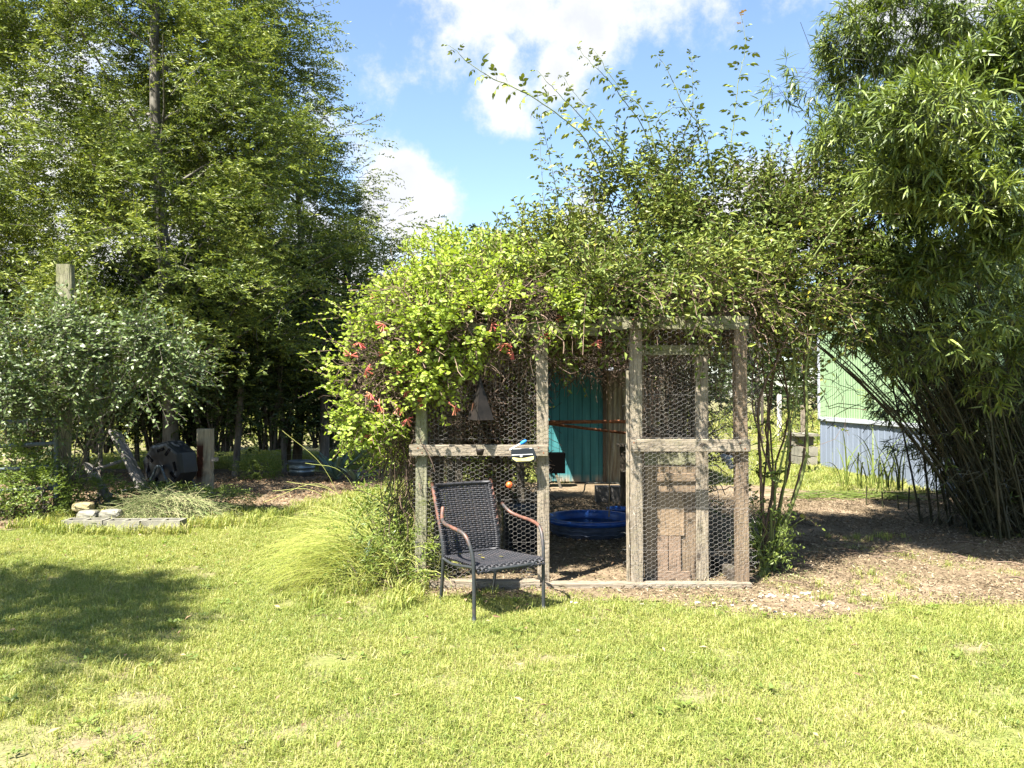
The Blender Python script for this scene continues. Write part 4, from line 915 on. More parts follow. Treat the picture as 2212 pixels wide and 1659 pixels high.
tree(oak2, (-7.9, 17.6, 0), 'tree standing behind the trunk of the big oak', rz=3.6, s=.95)
# the tree standing out of the picture at left whose shade lies on the lawn
rf3 = lambda zz: np.interp(zz, [3.6, 4.4, 5.2, 6.2], [.7, 1.5, 1.25, .4])
shade = oak_mesh(9, 6.3, 3.7, rf3, 60, 60, 11, .09, .034, 'oak', 'bark', .12, cr=(.4, .7))
tree(shade, (-5.7, 2.2, 0), 'lawn tree just outside the left of the view shading the lower left grass')
tree(shade, (-6.9, 3.2, 0), 'second lawn tree outside the left of the view with shade reaching the lawn edge', rz=2.2, s=.9)
# distant crowns showing over the coop and through gaps
rf4 = lambda zz: np.interp(zz, [1, 3, 5, 7], [1.6, 2.6, 2.3, .3])
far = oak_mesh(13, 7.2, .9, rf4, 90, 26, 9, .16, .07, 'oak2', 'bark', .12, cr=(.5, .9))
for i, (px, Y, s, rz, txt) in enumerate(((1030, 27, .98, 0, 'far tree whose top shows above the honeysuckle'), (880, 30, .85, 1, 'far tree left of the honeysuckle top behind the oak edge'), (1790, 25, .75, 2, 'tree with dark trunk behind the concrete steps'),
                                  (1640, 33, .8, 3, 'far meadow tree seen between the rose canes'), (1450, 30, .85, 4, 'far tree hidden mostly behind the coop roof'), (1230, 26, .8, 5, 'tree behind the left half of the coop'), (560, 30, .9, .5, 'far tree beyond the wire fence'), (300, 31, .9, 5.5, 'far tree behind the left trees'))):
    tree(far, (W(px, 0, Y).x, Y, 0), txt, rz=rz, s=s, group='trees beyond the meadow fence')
# shrubs forming the dark understory
def shrub_mesh(seed, H, Rr, n, K, L, Wd, lm, stems=14, sm='bark', top=.95):
    global R
    old = R; R = np.random.default_rng(seed); g = Geo(); s_ = Geo()
    d = nz(R.normal(size=(n, 3))); rr = R.uniform(.25, 1, (n, 1)) ** .4; P = d * rr * np.array([Rr, Rr, H / 2]) + [0, 0, H * .53]; P[:, 2] = np.maximum(P[:, 2], .05)
    P[:, :2] *= (1 + .2 * np.sin(P[:, 2:3] * 4 + np.arctan2(P[:, 1:2], P[:, 0:1]) * 3)); D = nz(d * [1, 1, .5] + R.normal(size=(n, 3)) * .4 + [0, 0, .25])
    sprigs(g, P, D, K, R.uniform(.15, .32, n), L, Wd)
    a = R.uniform(0, 6.28, stems); b = R.uniform(.1, .8, stems) * Rr; q = np.linspace(0, 1, 6)[None, :, None]
    end = np.stack([b * np.cos(a), b * np.sin(a), H * R.uniform(.6, top, stems)], -1)[:, None]; st_ = end * [.25, .25, 0]
    pp = st_ + (end - st_) * q + R.normal(size=(stems, 6, 3)) * [.04, .04, 0] ; v, f = tubes(pp, np.linspace(.022, .006, 6), 5); s_.add(v, f)
    R = old; return s_.mesh('stem', M[sm], True), g.mesh('foliage', M[lm])
def shrub(ms, loc, txt, cat='shrub', name='shrub', group=None, rz=0., s=(1, 1, 1)):
    t_ = thing(name, txt, cat, loc, group, rz); t_.scale = s if isinstance(s, tuple) else (s, s, s)
    put('stem', ms[0], t_, (0, 0, 0), False); put('foliage', ms[1], t_, (0, 0, 0), False); return t_
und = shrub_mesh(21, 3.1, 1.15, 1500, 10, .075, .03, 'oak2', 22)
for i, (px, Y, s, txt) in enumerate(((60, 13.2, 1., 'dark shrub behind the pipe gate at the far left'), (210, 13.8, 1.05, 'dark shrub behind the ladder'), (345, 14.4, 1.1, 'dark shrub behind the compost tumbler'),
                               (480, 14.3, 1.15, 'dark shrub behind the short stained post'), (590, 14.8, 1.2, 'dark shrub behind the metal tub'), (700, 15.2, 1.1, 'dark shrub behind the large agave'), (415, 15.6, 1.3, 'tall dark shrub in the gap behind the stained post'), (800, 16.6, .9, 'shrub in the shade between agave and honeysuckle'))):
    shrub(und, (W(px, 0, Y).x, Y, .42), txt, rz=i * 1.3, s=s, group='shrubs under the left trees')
# dark trunks in the understory
for i, (px, Y, r_, txt) in enumerate(((508, 13.8, .06, 'slim dark trunk right of the stained post'), (690, 14.6, .09, 'dark trunk left of the agave'), (605, 14.6, .05, 'thin dark stem above the metal tub'), (752, 15.6, .08, 'dark trunk right behind the large agave'))):
    x = W(px, 0, Y).x; q = np.linspace(0, 1, 7); g = Geo(); tube(g, np.stack([x + .1 * np.sin(q * 3 + i), Y + .1 * q, q * 4.2 - .05], -1), r_, 8)
    tag(put('tree_trunk', g.mesh('tree_trunk', M['bark'], True)), txt, 'tree trunk')
# silvery bush on the left
sg = Geo(); sw_ = Geo()
def blob_sprigs(blobs, g, K, ln, L, Wd, kind=2, tw=None, shell=.5, outw=1., upw=.15, curve=-.15, spread=1., nup=1., droop=.15, jit=.35, gap=.2):
    for (px, py, Y, rx, ry, rz, n) in blobs:
        c = np.array(W(px, py, Y)); d = nz(rnd(n)); rr = R.uniform(shell, 1, (n, 1)) ** .6
        P = c + d * rr * [rx, ry, rz]; D = nz(d * [1 / rx, 1 / ry, 1 / rz] * min(rx, ry, rz) * outw + rnd(n, jit) + [0, 0, upw])
        P[:, 2] = np.maximum(P[:, 2], .03)
        if gap: kp = cull(P, gap, .445, 10., .03); P = P[kp]; D = D[kp]; n = len(P)
        sprigs(g, P, D, K, R.uniform(*ln, n), L, Wd, kind, tw, curve, spread, nup, droop)
st_ = thing('silver_bush', 'silvery green bush hanging over the left fence around the tall post', 'bush', W(180, 1110, 9.4))
blob_sprigs([(90, 760, 9.0, .7, .45, .28, 430), (240, 765, 8.8, .55, .4, .20, 330), (350, 760, 8.9, .42, .35, .13, 220), (400, 835, 9.2, .2, .2, .14, 60), (160, 700, 8.9, .3, .3, .12, 130), (20, 780, 9.0, .6, .4, .45, 380), (200, 820, 9.2, .6, .4, .3, 300), (90, 840, 9.0, .6, .4, .25, 260), (90, 930, 9.9, .6, .3, .5, 330), (225, 900, 10.1, .45, .3, .38, 200), (20, 690, 8.8, .25, .25, .2, 70), (180, 672, 8.7, .22, .22, .13, 60), (290, 705, 8.7, .2, .2, .15, 60), (360, 730, 8.6, .2, .2, .12, 50), (75, 670, 9.1, .2, .2, .2, 50), (400, 800, 8.8, .2, .2, .14, 50), (300, 850, 8.9, .25, .2, .16, 60),
             (330, 815, 9.0, .35, .3, .2, 110), (385, 770, 8.8, .28, .25, .12, 70), (60, 870, 9.3, .5, .4, .3, 150), (140, 960, 9.4, .25, .3, .4, 60)], sg, 10, (.2, .42), .056, .024, 4, sw_, shell=.35)
P = []
for i in range(9):
    a = np.array(W(R.uniform(125, 160), 1100, 9.5)); b = np.array(W(R.uniform(10, 400), R.uniform(690, 830), 9.0)); m_ = a * .5 + b * .5 + [0, 0, .35]; P.append(smooth_path([a, (a + m_) / 2 + rnd(1, .06)[0], m_, b], 4)[:13])
v, f = tubes(np.array(P), np.linspace(.010, .003, 13), 5); sw_.add(v, f)
P = []
for (px, py, ex, ey) in ((300, 740, 420, 770), (280, 720, 400, 745), (200, 700, 300, 690), (320, 760, 440, 790), (120, 710, 60, 690), (330, 790, 405, 850), (260, 730, 350, 715), (300, 800, 400, 810), (180, 690, 130, 672), (60, 730, 0, 700), (250, 700, 290, 672), (310, 820, 370, 880)):
    a = np.array(W(px, py, 8.7)); b = np.array(W(ex, ey, 8.5)); k_ = 7; pp = a + (b - a) * np.linspace(0, 1, k_)[:, None] + rnd(k_, .03); sprigs(sg, pp, nz((b - a)[None] + rnd(k_, .12)), 9, .28, .055, .022, 4, sw_)
put('branch', sw_.mesh('branch', M['bark'], True), st_, (0, 0, 0)); put('foliage', sg.mesh('foliage', M['silver']), st_, (0, 0, 0))
low = shrub_mesh(25, .8, .45, 330, 9, .05, .026, 'weed', 8)
for i, (px, py, Y, s, txt) in enumerate(((20, 1085, 9.2, (1, 1, 1.05), 'low leafy green bush under the silvery bush at the left edge'), (90, 1100, 9.1, (.8, .8, .75), 'low green bush beside the foot of the tall post'), (225, 1110, 9.7, (.7, .7, .5), 'low weeds at the foot of the ladder'), (350, 1090, 10.2, (.9, .7, .35), 'weeds at the foot of the compost tumbler'), (470, 1090, 9.9, (.8, .8, .32), 'weeds to the right of the cut grass heap'), (560, 1062, 13.2, (.7, .7, .5), 'weedy seedling bush near the metal tub'))):
    shrub(low, (W(px, 0, Y).x, Y, 0), txt, 'bush', 'low_bush', rz=i * 1.1, s=s)
# heap of cut grass
g = Geo(); n = 1900; c = np.array(W(365, 1085, 9.0)); a = R.uniform(0, 6.28, n); r_ = R.uniform(0, 1, n) ** .5
P = np.stack([c[0] + .58 * r_ * np.cos(a), 9.0 + .36 * r_ * np.sin(a), .02 + .24 * (1 - r_ ** 2) + R.uniform(0, .05, n)], -1); D = rnd(n) * [1, 1, .35] + [0, 0, .05]; q = np.linspace(0, 1, 4)[None, :, None]
pp = P[:, None] + nz(D)[:, None] * q * R.uniform(.15, .38, (n, 1, 1)) ; pp[..., 2] -= .08 * q[..., 0] ** 2; pp[..., 2] = np.maximum(pp[..., 2], .01); v, f = tubes(pp, .0018, 3); g.add(v, f)
c2 = Geo(); 
tag(put('cut_grass_heap', g.mesh('cut_grass_heap', M['straw'])), 'heap of drying cut grass in front of the compost tumbler', 'grass heap', kind='stuff')

# ------------------------------------------------------------------ honeysuckle over the left half of the run
hs = thing('honeysuckle', 'bright green honeysuckle vine with coral flowers mounded over the left half of the coop', 'vine', (-.72, 6.2, 0))
hg = Geo(); ht = Geo()
HB = [(800, 855, 6.0, .20, .25, .24, 150), (785, 905, 5.95, .13, .2, .16, 80), (800, 775, 6.1, .22, .3, .2, 130), (1080, 688, 5.70, .30, .07, .08, 70), (1200, 686, 5.70, .24, .07, .07, 60), (950, 700, 5.72, .25, .08, .10, 60), (1010, 640, 6.6, .55, .6, .30, 330), (1090, 610, 7.0, .6, .6, .32, 320), (960, 690, 6.3, .42, .5, .32, 300), (880, 740, 6.2, .38, .45, .38, 320), (840, 800, 6.15, .30, .4, .34, 280), (812, 850, 6.1, .2, .3, .26, 170),
      (815, 900, 6.1, .15, .25, .18, 100), (905, 660, 6.7, .4, .4, .25, 200), (1040, 575, 7.6, .5, .5, .25, 230), (1130, 590, 7.4, .45, .5, .25, 200), (1080, 665, 6.0, .36, .25, .16, 190), (1170, 670, 5.95, .4, .25, .15, 130), (1000, 720, 5.85, .22, .12, .16, 110),
      (930, 790, 5.85, .16, .12, .25, 120), (880, 830, 5.9, .14, .15, .2, 80), (1230, 680, 5.85, .25, .14, .10, 70), (1000, 560, 8.6, .7, .5, .25, 200), (870, 700, 6.6, .28, .4, .3, 150)]
blob_sprigs([(*b[:6], int(b[6] * 1.9)) for b in HB], hg, 10, (.12, .26), .040, .024, 4, ht, shell=.55, curve=-.2, nup=1.)
# side curtain on the left of the run
n = 900; P = np.stack([XL - R.uniform(.0, .35, n), R.uniform(5.95, 9.8, n), R.uniform(.9, 2.1, n)], -1); sprigs(hg, P, nz(np.array([-1, -.3, -.2]) + rnd(n, .5)), 9, R.uniform(.12, .28, n), .036, .02, 4, ht)
# roof blanket (bright top)
n = 1700; P = np.stack([R.uniform(-.9, .5, n), R.uniform(5.9, 10, n), np.zeros(n)], -1); P[:, 2] = 2.12 + .33 * vnoise(P[:, 0], P[:, 1], .6, 5) + R.uniform(-.1, .12, n); sprigs(hg, P, nz(np.array([-.1, -.2, .5]) + rnd(n, .7)), 9, R.uniform(.12, .26, n), .038, .022, 4, ht)
# upright wisps at its top
for px, py, Y in ((1150, 540, 7.5), (1060, 520, 8.0), (985, 560, 8.2), (880, 590, 7.5), (1190, 505, 8), (1110, 500, 8.5), (930, 575, 7.4), (770, 660, 6.6), (745, 740, 6.2), (735, 800, 6.1)):
    c = np.array(W(px, py + 30, Y)); sprigs(hg, c + rnd(9, .07), nz(np.array([(px - 1000) / 900, 0, 1. if py < 620 else .25]) + rnd(9, .25)), 12, .38, .036, .022, 4, ht)
n = 420; P = np.stack([R.uniform(-.9, .35, n), R.uniform(10.3, 10.7, n), R.uniform(.5, 2.0, n)], -1); sprigs(hg, P, rnd(n) + [0, -.3, 0], 8, R.uniform(.12, .28, n), .042, .024, 4, ht)
put('foliage', hg.mesh('foliage', M['honey']), hs, (0, 0, 0)); 
# brown tangle under the leaves
def tangle(g, n, fn, step=.07, k=8, r_=.0028, vert=0., damp=(1, 1, 1)):
    P = [fn(n)]; d = nz(rnd(n) * damp)
    for i in range(k - 1): d = nz(d + rnd(n, .45) * damp + [0, 0, -vert]); P.append(P[-1] + d * step)
    v, f = tubes(np.stack(P, 1), r_ * R.uniform(.5, 1.5, (n, 1)) * np.ones((n, k)), 3); g.add(v, f)
rv = lambda lo, hi: (lambda n: R.uniform(lo, hi, (n, 3)))
tangle(ht, 1500, rv((-.98, 5.95, 1.0), (XL + .02, 9.9, 2.15)), damp=(.5, 1, 1), vert=.1)
tangle(ht, 500, rv((-.95, 5.9, .45), (XL, 7.8, 1.3)), damp=(.4, 1, 1), vert=.15)
tangle(ht, 2400, rv((-.95, 5.95, 2.02), (.6, 10.2, 2.28)), damp=(1, 1, .35))
tangle(ht, 230, rv((-.75, 5.8, 1.72), (.3, 5.98, 2.15)), damp=(1, .3, 1), vert=.12)
def shell_tan(n):
    out = []
    for (px, py, Y, rx, ry, rz, m_) in HB: k = m_ // 3; out.append(np.array(W(px, py, Y)) + nz(rnd(k)) * R.uniform(.3, .85, (k, 1)) * [rx, ry, rz])
    return np.concatenate(out)
kk = sum(b[6] // 3 for b in HB); tangle(ht, kk, lambda n: shell_tan(n), step=.05)
tangle(ht, 2600, rv((-.95, 10.25, .75), (.25, 10.6, 2.0)), damp=(1, .4, 1), vert=.05, r_=.0035)
tangle(ht, 500, rv((-.95, 10.25, .1), (.25, 10.5, .9)), damp=(1, .4, 1), vert=.05, r_=.004)
put('stem_tangle', ht.mesh('stem_tangle', M['twig']), hs, (0, 0, 0))
# single hanging shoots with big leaves before the wire
me2 = []
for s_ in range(3):
    g = Geo(); leaf_arr(g, np.zeros((1, 3)), np.array([[1, 0, .1]]), np.array([[0, 0, 1.]]), [.040 + .006 * s_], [.025 + .003 * s_], 4, droop=.2); me2.append(g.mesh('leaf', M['honey']))
def orient(o, d, roll=0.):
    o.rotation_mode = 'QUATERNION'; o.rotation_quaternion = Vector(d).to_track_quat('X', 'Z') @ __import__('mathutils').Quaternion((1, 0, 0), roll)
shoots = [[(1010, 725), (1022, 742), (1036, 762), (1040, 790)], [(1075, 690), (1062, 730), (1045, 765), (1030, 790), (1006, 803), (990, 822), (985, 850), (981, 878)], [(1040, 790), (1030, 808), (1020, 822)], [(940, 730), (950, 770), (938, 800), (915, 830)],
          [(1240, 675), (1262, 700), (1275, 718)], [(1180, 690), (1200, 712), (1222, 722)], [(885, 820), (900, 850), (903, 880)], [(760, 860), (742, 880), (733, 905)], [(820, 925), (795, 950), (770, 965)], [(1080, 700), (1110, 728), (1128, 760)]]
g = Geo()
for sh in shoots:
    P = smooth_path([W(px, py, 5.74 + .02 * R.random()) for px, py in sh], 5); v, f = tubes(P, .0018, 4); g.add(v, f); d_ = nz(np.gradient(P, axis=0))
    for i in range(1, len(P), 2):
        for sg_ in (-1, 1):
            o = put('leaf', me2[R.integers(3)], hs, P[i]); sd = nz(np.cross(d_[i], [0, -1, .2])); orient(o, sd * sg_ + d_[i] * .5 + rnd(1, .3)[0] + [0, -.25, 0], R.uniform(-.5, .5))
o = put('hanging_shoot', g.mesh('hanging_shoot', M['greenstem']), hs, (0, 0, 0))
fm = []
for s_ in range(3):
    g = Geo(); k = 9 + s_; d = nz(rnd(k) * [1, 1, .6] + [0, 0, -.5]); P = np.stack([np.zeros((k, 3)), d * .022, d * .042 + [0, 0, -.002]], 1); v, f = tubes(P, np.array([.0016, .0026, .0042]), 5); g.add(v, f); fm.append(g.mesh('flower', M['flower'], True))
fl = [(903, 658), (898, 688), (828, 700), (905, 748), (1062, 700), (758, 768), (790, 800), (856, 795), (902, 822), (876, 842), (800, 850), (820, 876), (880, 905), (982, 880), (1218, 685), (1175, 722), (1283, 741), (1120, 590), (810, 640), (1205, 508), (775, 740), (1000, 655), (1090, 742), (915, 868), (835, 760), (860, 880), (950, 610), (790, 940), (1108, 760)]
for i, (px, py) in enumerate(fl):
    Y = 5.72 if px > 960 and py > 690 else (5.78 if py > 740 else 5.8 if py > 640 else 6.4)
    if py < 600: Y = 7.0
    o = put('flower', fm[i % 3], hs, W(px, py, Y)); o.rotation_euler = tuple(rnd(1, .7)[0]); o.scale = (1.4,) * 3

# ------------------------------------------------------------------ climbing rose over the right half
ro = thing('climbing_rose', 'tall climbing rose with arching leafy canes over the right half of the coop', 'rose bush', (1.9, 6.9, 0))
rg = Geo(); rt_ = Geo()
RB = [(1300, 580, 6.9, .55, .55, .36, 560), (1420, 550, 7.0, .6, .6, .44, 760), (1540, 545, 7.0, .6, .6, .46, 760), (1650, 555, 6.8, .5, .5, .44, 620), (1740, 560, 6.8, .45, .5, .46, 540), (1200, 600, 6.7, .4, .5, .3, 230), (1160, 660, 6.2, .35, .35, .22, 180), (1250, 645, 6.0, .35, .2, .14, 120), (1150, 570, 6.8, .25, .4, .3, 130),
      (1390, 460, 7.2, .42, .5, .42, 380), (1300, 500, 7.2, .35, .4, .34, 190), (1470, 420, 7.3, .36, .4, .38, 300), (1350, 390, 7.2, .3, .35, .25, 110), (1560, 460, 7.2, .45, .45, .40, 340), (1660, 460, 7.1, .42, .45, .38, 330), (1780, 480, 7.0, .36, .4, .36, 190),
      (1700, 670, 6.7, .32, .4, .24, 110), (1650, 625, 6.3, .36, .3, .2, 130), (1790, 620, 6.6, .30, .4, .26, 130), (1400, 635, 6.15, .5, .22, .10, 120), (1520, 630, 6.15, .5, .22, .10, 120), (1730, 400, 7.1, .25, .3, .22, 70), (1640, 690, 5.95, .14, .15, .2, 36), (1450, 585, 5.6, .45, .15, .12, 90), (1600, 580, 5.6, .35, .15, .14, 90), (1300, 610, 5.7, .25, .15, .12, 50), (1360, 672, 5.72, .2, .05, .05, 22), (1500, 676, 5.72, .12, .05, .05, 14), (1600, 672, 5.74, .1, .06, .07, 16)]
blob_sprigs([(*b[:6], int(b[6] * (1.05 if b[1] < 520 else 1.45) * (.55 if b[0] > 1720 else 1))) for b in RB], rg, 12, (.24, .50), .056, .026, 2, rt_, gap=.26, shell=.35, upw=.25, curve=-.22, spread=1., nup=1.1, droop=.25)
n = 1300; P = np.stack([R.uniform(.1, 2.1, n), R.uniform(6.0, 10, n), np.zeros(n)], -1); P[:, 2] = 2.2 + .4 * vnoise(P[:, 0], P[:, 1], .6, 6) + R.uniform(-.1, .15, n); sprigs(rg, P, nz(np.array([0, -.2, .5]) + rnd(n, .7)), 10, R.uniform(.2, .4, n), .056, .025, 2)
# canes rising into the sky; leaves of five leaflets
def compound(seed, m_='rose'):
    r = np.random.default_rng(seed); g = Geo(); pos = np.array([[.035, 0, .0], [.035, 0, 0], [.062, 0, -.004], [.062, 0, -.004], [.075, 0, -.008]]); dr = np.array([[.5, 1, 0], [.5, -1, 0], [.7, .8, -.1], [.7, -.8, -.1], [1, 0, -.3]]) + r.normal(size=(5, 3)) * .12
    leaf_arr(g, pos, dr, np.tile([0, 0, 1.], (5, 1)) + r.normal(size=(5, 3)) * .25, np.array([.034, .034, .042, .042, .048]) * r.uniform(.9, 1.15), np.array([.019, .019, .023, .023, .025]), 4, droop=.35)
    v, f = tubes(np.array([[0, 0, 0], [.04, 0, .003], [.075, 0, -.008]]), .0011, 3); g.add(v, f); return g.mesh('leaf', M[m_])
cm = [compound(i) for i in range(5)]; cmr = [compound(9, 'rosetip')]
canes = [([(1330, 470, 7.0), (1265, 310, 6.6), (1170, 225, 6.4), (1060, 170, 6.3), (1000, 130, 6.3), (972, 105, 6.3)], 1.1), ([(1400, 480, 7), (1330, 330, 6.7), (1260, 250, 6.6), (1200, 190, 6.5), (1165, 150, 6.5)], 1.), ([(1390, 460, 7.1), (1320, 300, 6.9), (1260, 215, 6.8), (1215, 150, 6.8)], .9),
         ([(1430, 480, 7.1), (1400, 300, 7.0), (1340, 200, 6.9), (1290, 145, 6.9), (1250, 100, 6.9)], 1.), ([(1560, 520, 7), (1520, 300, 6.8), (1470, 210, 6.7), (1440, 150, 6.7), (1415, 108, 6.7)], 1.1), ([(1450, 470, 6.9), (1400, 250, 6.8), (1350, 190, 6.8), (1310, 130, 6.8), (1295, 100, 6.8)], .9),
         ([(1560, 500, 6.9), (1575, 350, 6.8), (1590, 240, 6.8), (1604, 150, 6.8), (1618, 80, 6.8), (1608, 5, 6.8)], 1.), ([(1175, 620, 6.5), (1172, 500, 6.4), (1168, 400, 6.4), (1162, 290, 6.4)], .9), ([(1210, 600, 6.6), (1212, 480, 6.5), (1205, 380, 6.5), (1190, 290, 6.5), (1180, 250, 6.5)], .8),
         ([(1690, 500, 6.9), (1660, 380, 6.8), (1672, 290, 6.8), (1680, 215, 6.8)], .9), ([(1440, 330, 7), (1420, 260, 6.9), (1450, 230, 6.8), (1480, 235, 6.8)], .8), ([(1530, 480, 7), (1480, 330, 6.9), (1500, 230, 6.9), (1492, 120, 6.9)], .8),
         ([(1690, 700, 6.3), (1760, 560, 6.1), (1830, 460, 6.0), (1900, 415, 5.9), (1970, 420, 5.9), (2050, 450, 5.9)], 1.2), ([(1850, 470, 6.0), (1905, 380, 5.95), (1897, 290, 5.95)], .7), ([(1950, 440, 5.9), (2030, 380, 5.9), (2035, 330, 5.9)], .7), ([(1255, 560, 6.6), (1240, 440, 6.6), (1210, 340, 6.6)], .8)]
nleaf = 0
for ci_, (pts, s_) in enumerate(canes):
    P = smooth_path([W(*p) for p in pts], 8); P = P + np.cumsum(rnd(len(P), .004), 0); v, f = tubes(P, np.linspace(.0062, .0018, len(P)) * s_, 5); g = Geo().add(v, f); c_o = put('cane', g.mesh('cane', M['greenstem'], True), ro, P[0] * 0)
    L_ = np.linalg.norm(np.diff(P, axis=0), axis=1); cs = np.concatenate([[0], np.cumsum(L_)]); dd = nz(np.gradient(P, axis=0)); nn = int(cs[-1] / .046)
    for i in range(nn):
        d_ = cs[-1] * (i + .9) / nn; p = np.array([np.interp(d_, cs, P[:, a]) for a in range(3)]); tg_ = nz(np.array([np.interp(d_, cs, dd[:, a]) for a in range(3)]))
        a_ = i * 2.4 + ci_; b1 = nz(np.cross(tg_, [0, 1, .1])); b2 = np.cross(tg_, b1); d3 = b1 * math.cos(a_) + b2 * math.sin(a_) * .7 + tg_ * .5; fr = (i + 1) / nn; sc_ = s_ * (1.2 if fr < .85 else .7)
        if nleaf < 300: 
            o = put('leaf', cmr[0] if fr > .93 and ci_ in (9, 13, 14, 6) else cm[R.integers(5)], c_o, p); orient(o, d3, R.uniform(-.4, .4)); o.scale = (sc_,) * 3; nleaf += 1
        else: sprigs(rg, p[None], nz(d3)[None], 5, .09 * sc_, .045, .022)
# woody canes at the right of the coop
P = []
CN = [((1650, 1180), (1662, 1000), (1640, 820), (1625, 700)), ((1655, 1190), (1700, 1000), (1690, 830), (1670, 690)), ((1660, 1195), (1735, 1010), (1745, 820), (1770, 640)), ((1648, 1200), (1668, 1060), (1715, 860), (1700, 680)), ((1640, 1190), (1650, 960), (1672, 800), (1720, 690)), ((1655, 1200), (1680, 1080), (1652, 900), (1690, 740)),
      ((1662, 1190), (1712, 1060), (1742, 930), (1740, 740)), ((1645, 1200), (1636, 1020), (1640, 860), (1700, 720)), ((1640, 1195), (1660, 1050), (1625, 880), (1640, 700)), ((1652, 1200), (1690, 1100), (1700, 900), (1730, 700)), ((1650, 1205), (1675, 1000), (1700, 880), (1650, 760))]
for pts in CN:
    Y = R.uniform(6.3, 7.3); q = smooth_path([W(px + R.uniform(-8, 8), py, Y - .25 * i / 3) for i, (px, py) in enumerate(pts)], 6); q[0, 2] = -.03; q += np.cumsum(rnd(len(q), .008) * [1, 1, 0], 0); g = Geo()
    v, f = tubes(q, np.linspace(.013, .006, len(q)) * R.uniform(.7, 1.2), 6); g.add(v, f); put('woody_cane', g.mesh('woody_cane', M['twig' if R.random() < .7 else 'greenstem'], True), ro, (0, 0, 0))
tangle(rt_, 110, rv((1.8, 6.1, 1.1), (2.6, 7.4, 2.2)), step=.08, r_=.0025); tangle(rt_, 1700, rv((.1, 5.95, 1.96), (2.0, 10.2, 2.2)), damp=(1, 1, .3), r_=.003); tangle(rt_, 260, rv((.6, 5.9, 1.95), (1.95, 6.2, 2.15)), damp=(1, .5, 1), r_=.003)
tangle(rt_, 400, rv((.3, 7.0, 1.72), (1.7, 9.9, 1.95)), damp=(1, 1, .5), vert=.15)
tangle(rt_, 900, rv((XR + .0, 7.4, .1), (XR + .12, 10, 2.0)), damp=(.4, 1, 1), r_=.004, vert=.05)
n = 200; P = np.stack([R.uniform(XR, XR + .2, n), R.uniform(7.2, 10, n), R.uniform(.3, 2.0, n)], -1); sprigs(rg, P, rnd(n) + [.4, -.2, .1], 8, R.uniform(.12, .28, n), .048, .021, 2, rt_)
blob_sprigs([(1700, 860, 6.7, .28, .35, .45, 26), (1680, 1060, 6.5, .16, .2, .3, 16), (1650, 1100, 6.6, .12, .2, .3, 40), (1740, 740, 6.6, .25, .3, .2, 50), (1735, 920, 6.6, .14, .2, .25, 20)], rg, 8, (.15, .3), .05, .026, 4, rt_)
put('stem_tangle', rt_.mesh('stem_tangle', M['twig']), ro, (0, 0, 0)); put('foliage', rg.mesh('foliage', M['rose']), ro, (0, 0, 0))
g = Geo(); n = 26; P = np.array([np.array(W(R.uniform(1200, 1800), R.uniform(480, 690), 6.0 + R.uniform(0, .1))) for _ in range(n)]); leaf_arr(g, P, rnd(n), rnd(n) + [0, -.6, .6], R.uniform(.03, .045, n), R.uniform(.018, .024, n)); put('yellow_leaf', g.mesh('yellow_leaf', M['yellowleaf']), ro, (0, 0, 0))['kind'] = 'stuff'

# ------------------------------------------------------------------ bamboo at the right
ba = thing('bamboo_clump', 'dense arching bamboo clump rising on the right in front of the mobile home', 'bamboo', (4.7, 8.2, 0))
culm_top = []
for i in range(160):
    bx = R.uniform(4.6, 6.0); by_ = R.uniform(7.3, 8.9) if bx < 5.3 else R.uniform(7.0, 8.6); ln = R.uniform(4.0, 5.8); az = R.normal() * .5 + math.pi + (bx - 4.3) * .25; lean = R.uniform(.05, .40) * (1 if bx < 5 else .6)
    if i < 120: az = math.pi + R.uniform(-.3, .3); bx = R.uniform(4.6, 5.8); by_ = R.uniform(7.7, 9.0); lean = R.uniform(.60, 1.0) * (1 - .30 * (bx - 4.6)); bx *= by_ / 7.9; ln = R.uniform(2.8, 4.6)
    q = np.linspace(0, 1, 9); th_ = lean * (.6 + .55 * q); ds = ln / 8; h = np.concatenate([[0], np.cumsum(np.sin(th_[:-1]) * ds)]); z = np.concatenate([[0], np.cumsum(np.cos(th_[:-1]) * ds)])
    P = np.stack([bx + h * math.cos(az), by_ + h * math.sin(az) * .8 - .15 * h, z - .03], -1); culm_top.append(P)
    g = Geo(); v, f = tubes(P, np.linspace(.013, .003, 9) * R.uniform(.7, 1.3), 6); g.add(v, f); put('culm', g.mesh('culm', M['culm'], True), ba, (0, 0, 0))
bg_ = Geo(); bt = Geo()
def fans(g, P, D, K, L, Wd, tw=None):
    n = len(P); D = nz(D); d = D[:, None] * .75 + R.normal(size=(n, K, 3)) * .62; d[..., 2] -= .12; N = R.normal(size=(n, K, 3)) * .4 + [0, -.2, 1.]
    pos = np.repeat(P[:, None], K, 1) + D[:, None] * R.uniform(0, .09, (n, K, 1)); leaf_arr(g, pos.reshape(-1, 3), d.reshape(-1, 3), N.reshape(-1, 3), L * R.uniform(.6, 1.15, n * K), Wd * R.uniform(.8, 1.2, n * K), 4, droop=.22)
    if tw is not None: v, f = tubes(np.stack([P - D * .16, P, P + D * .08], 1), .0018, 3); tw.add(v, f)
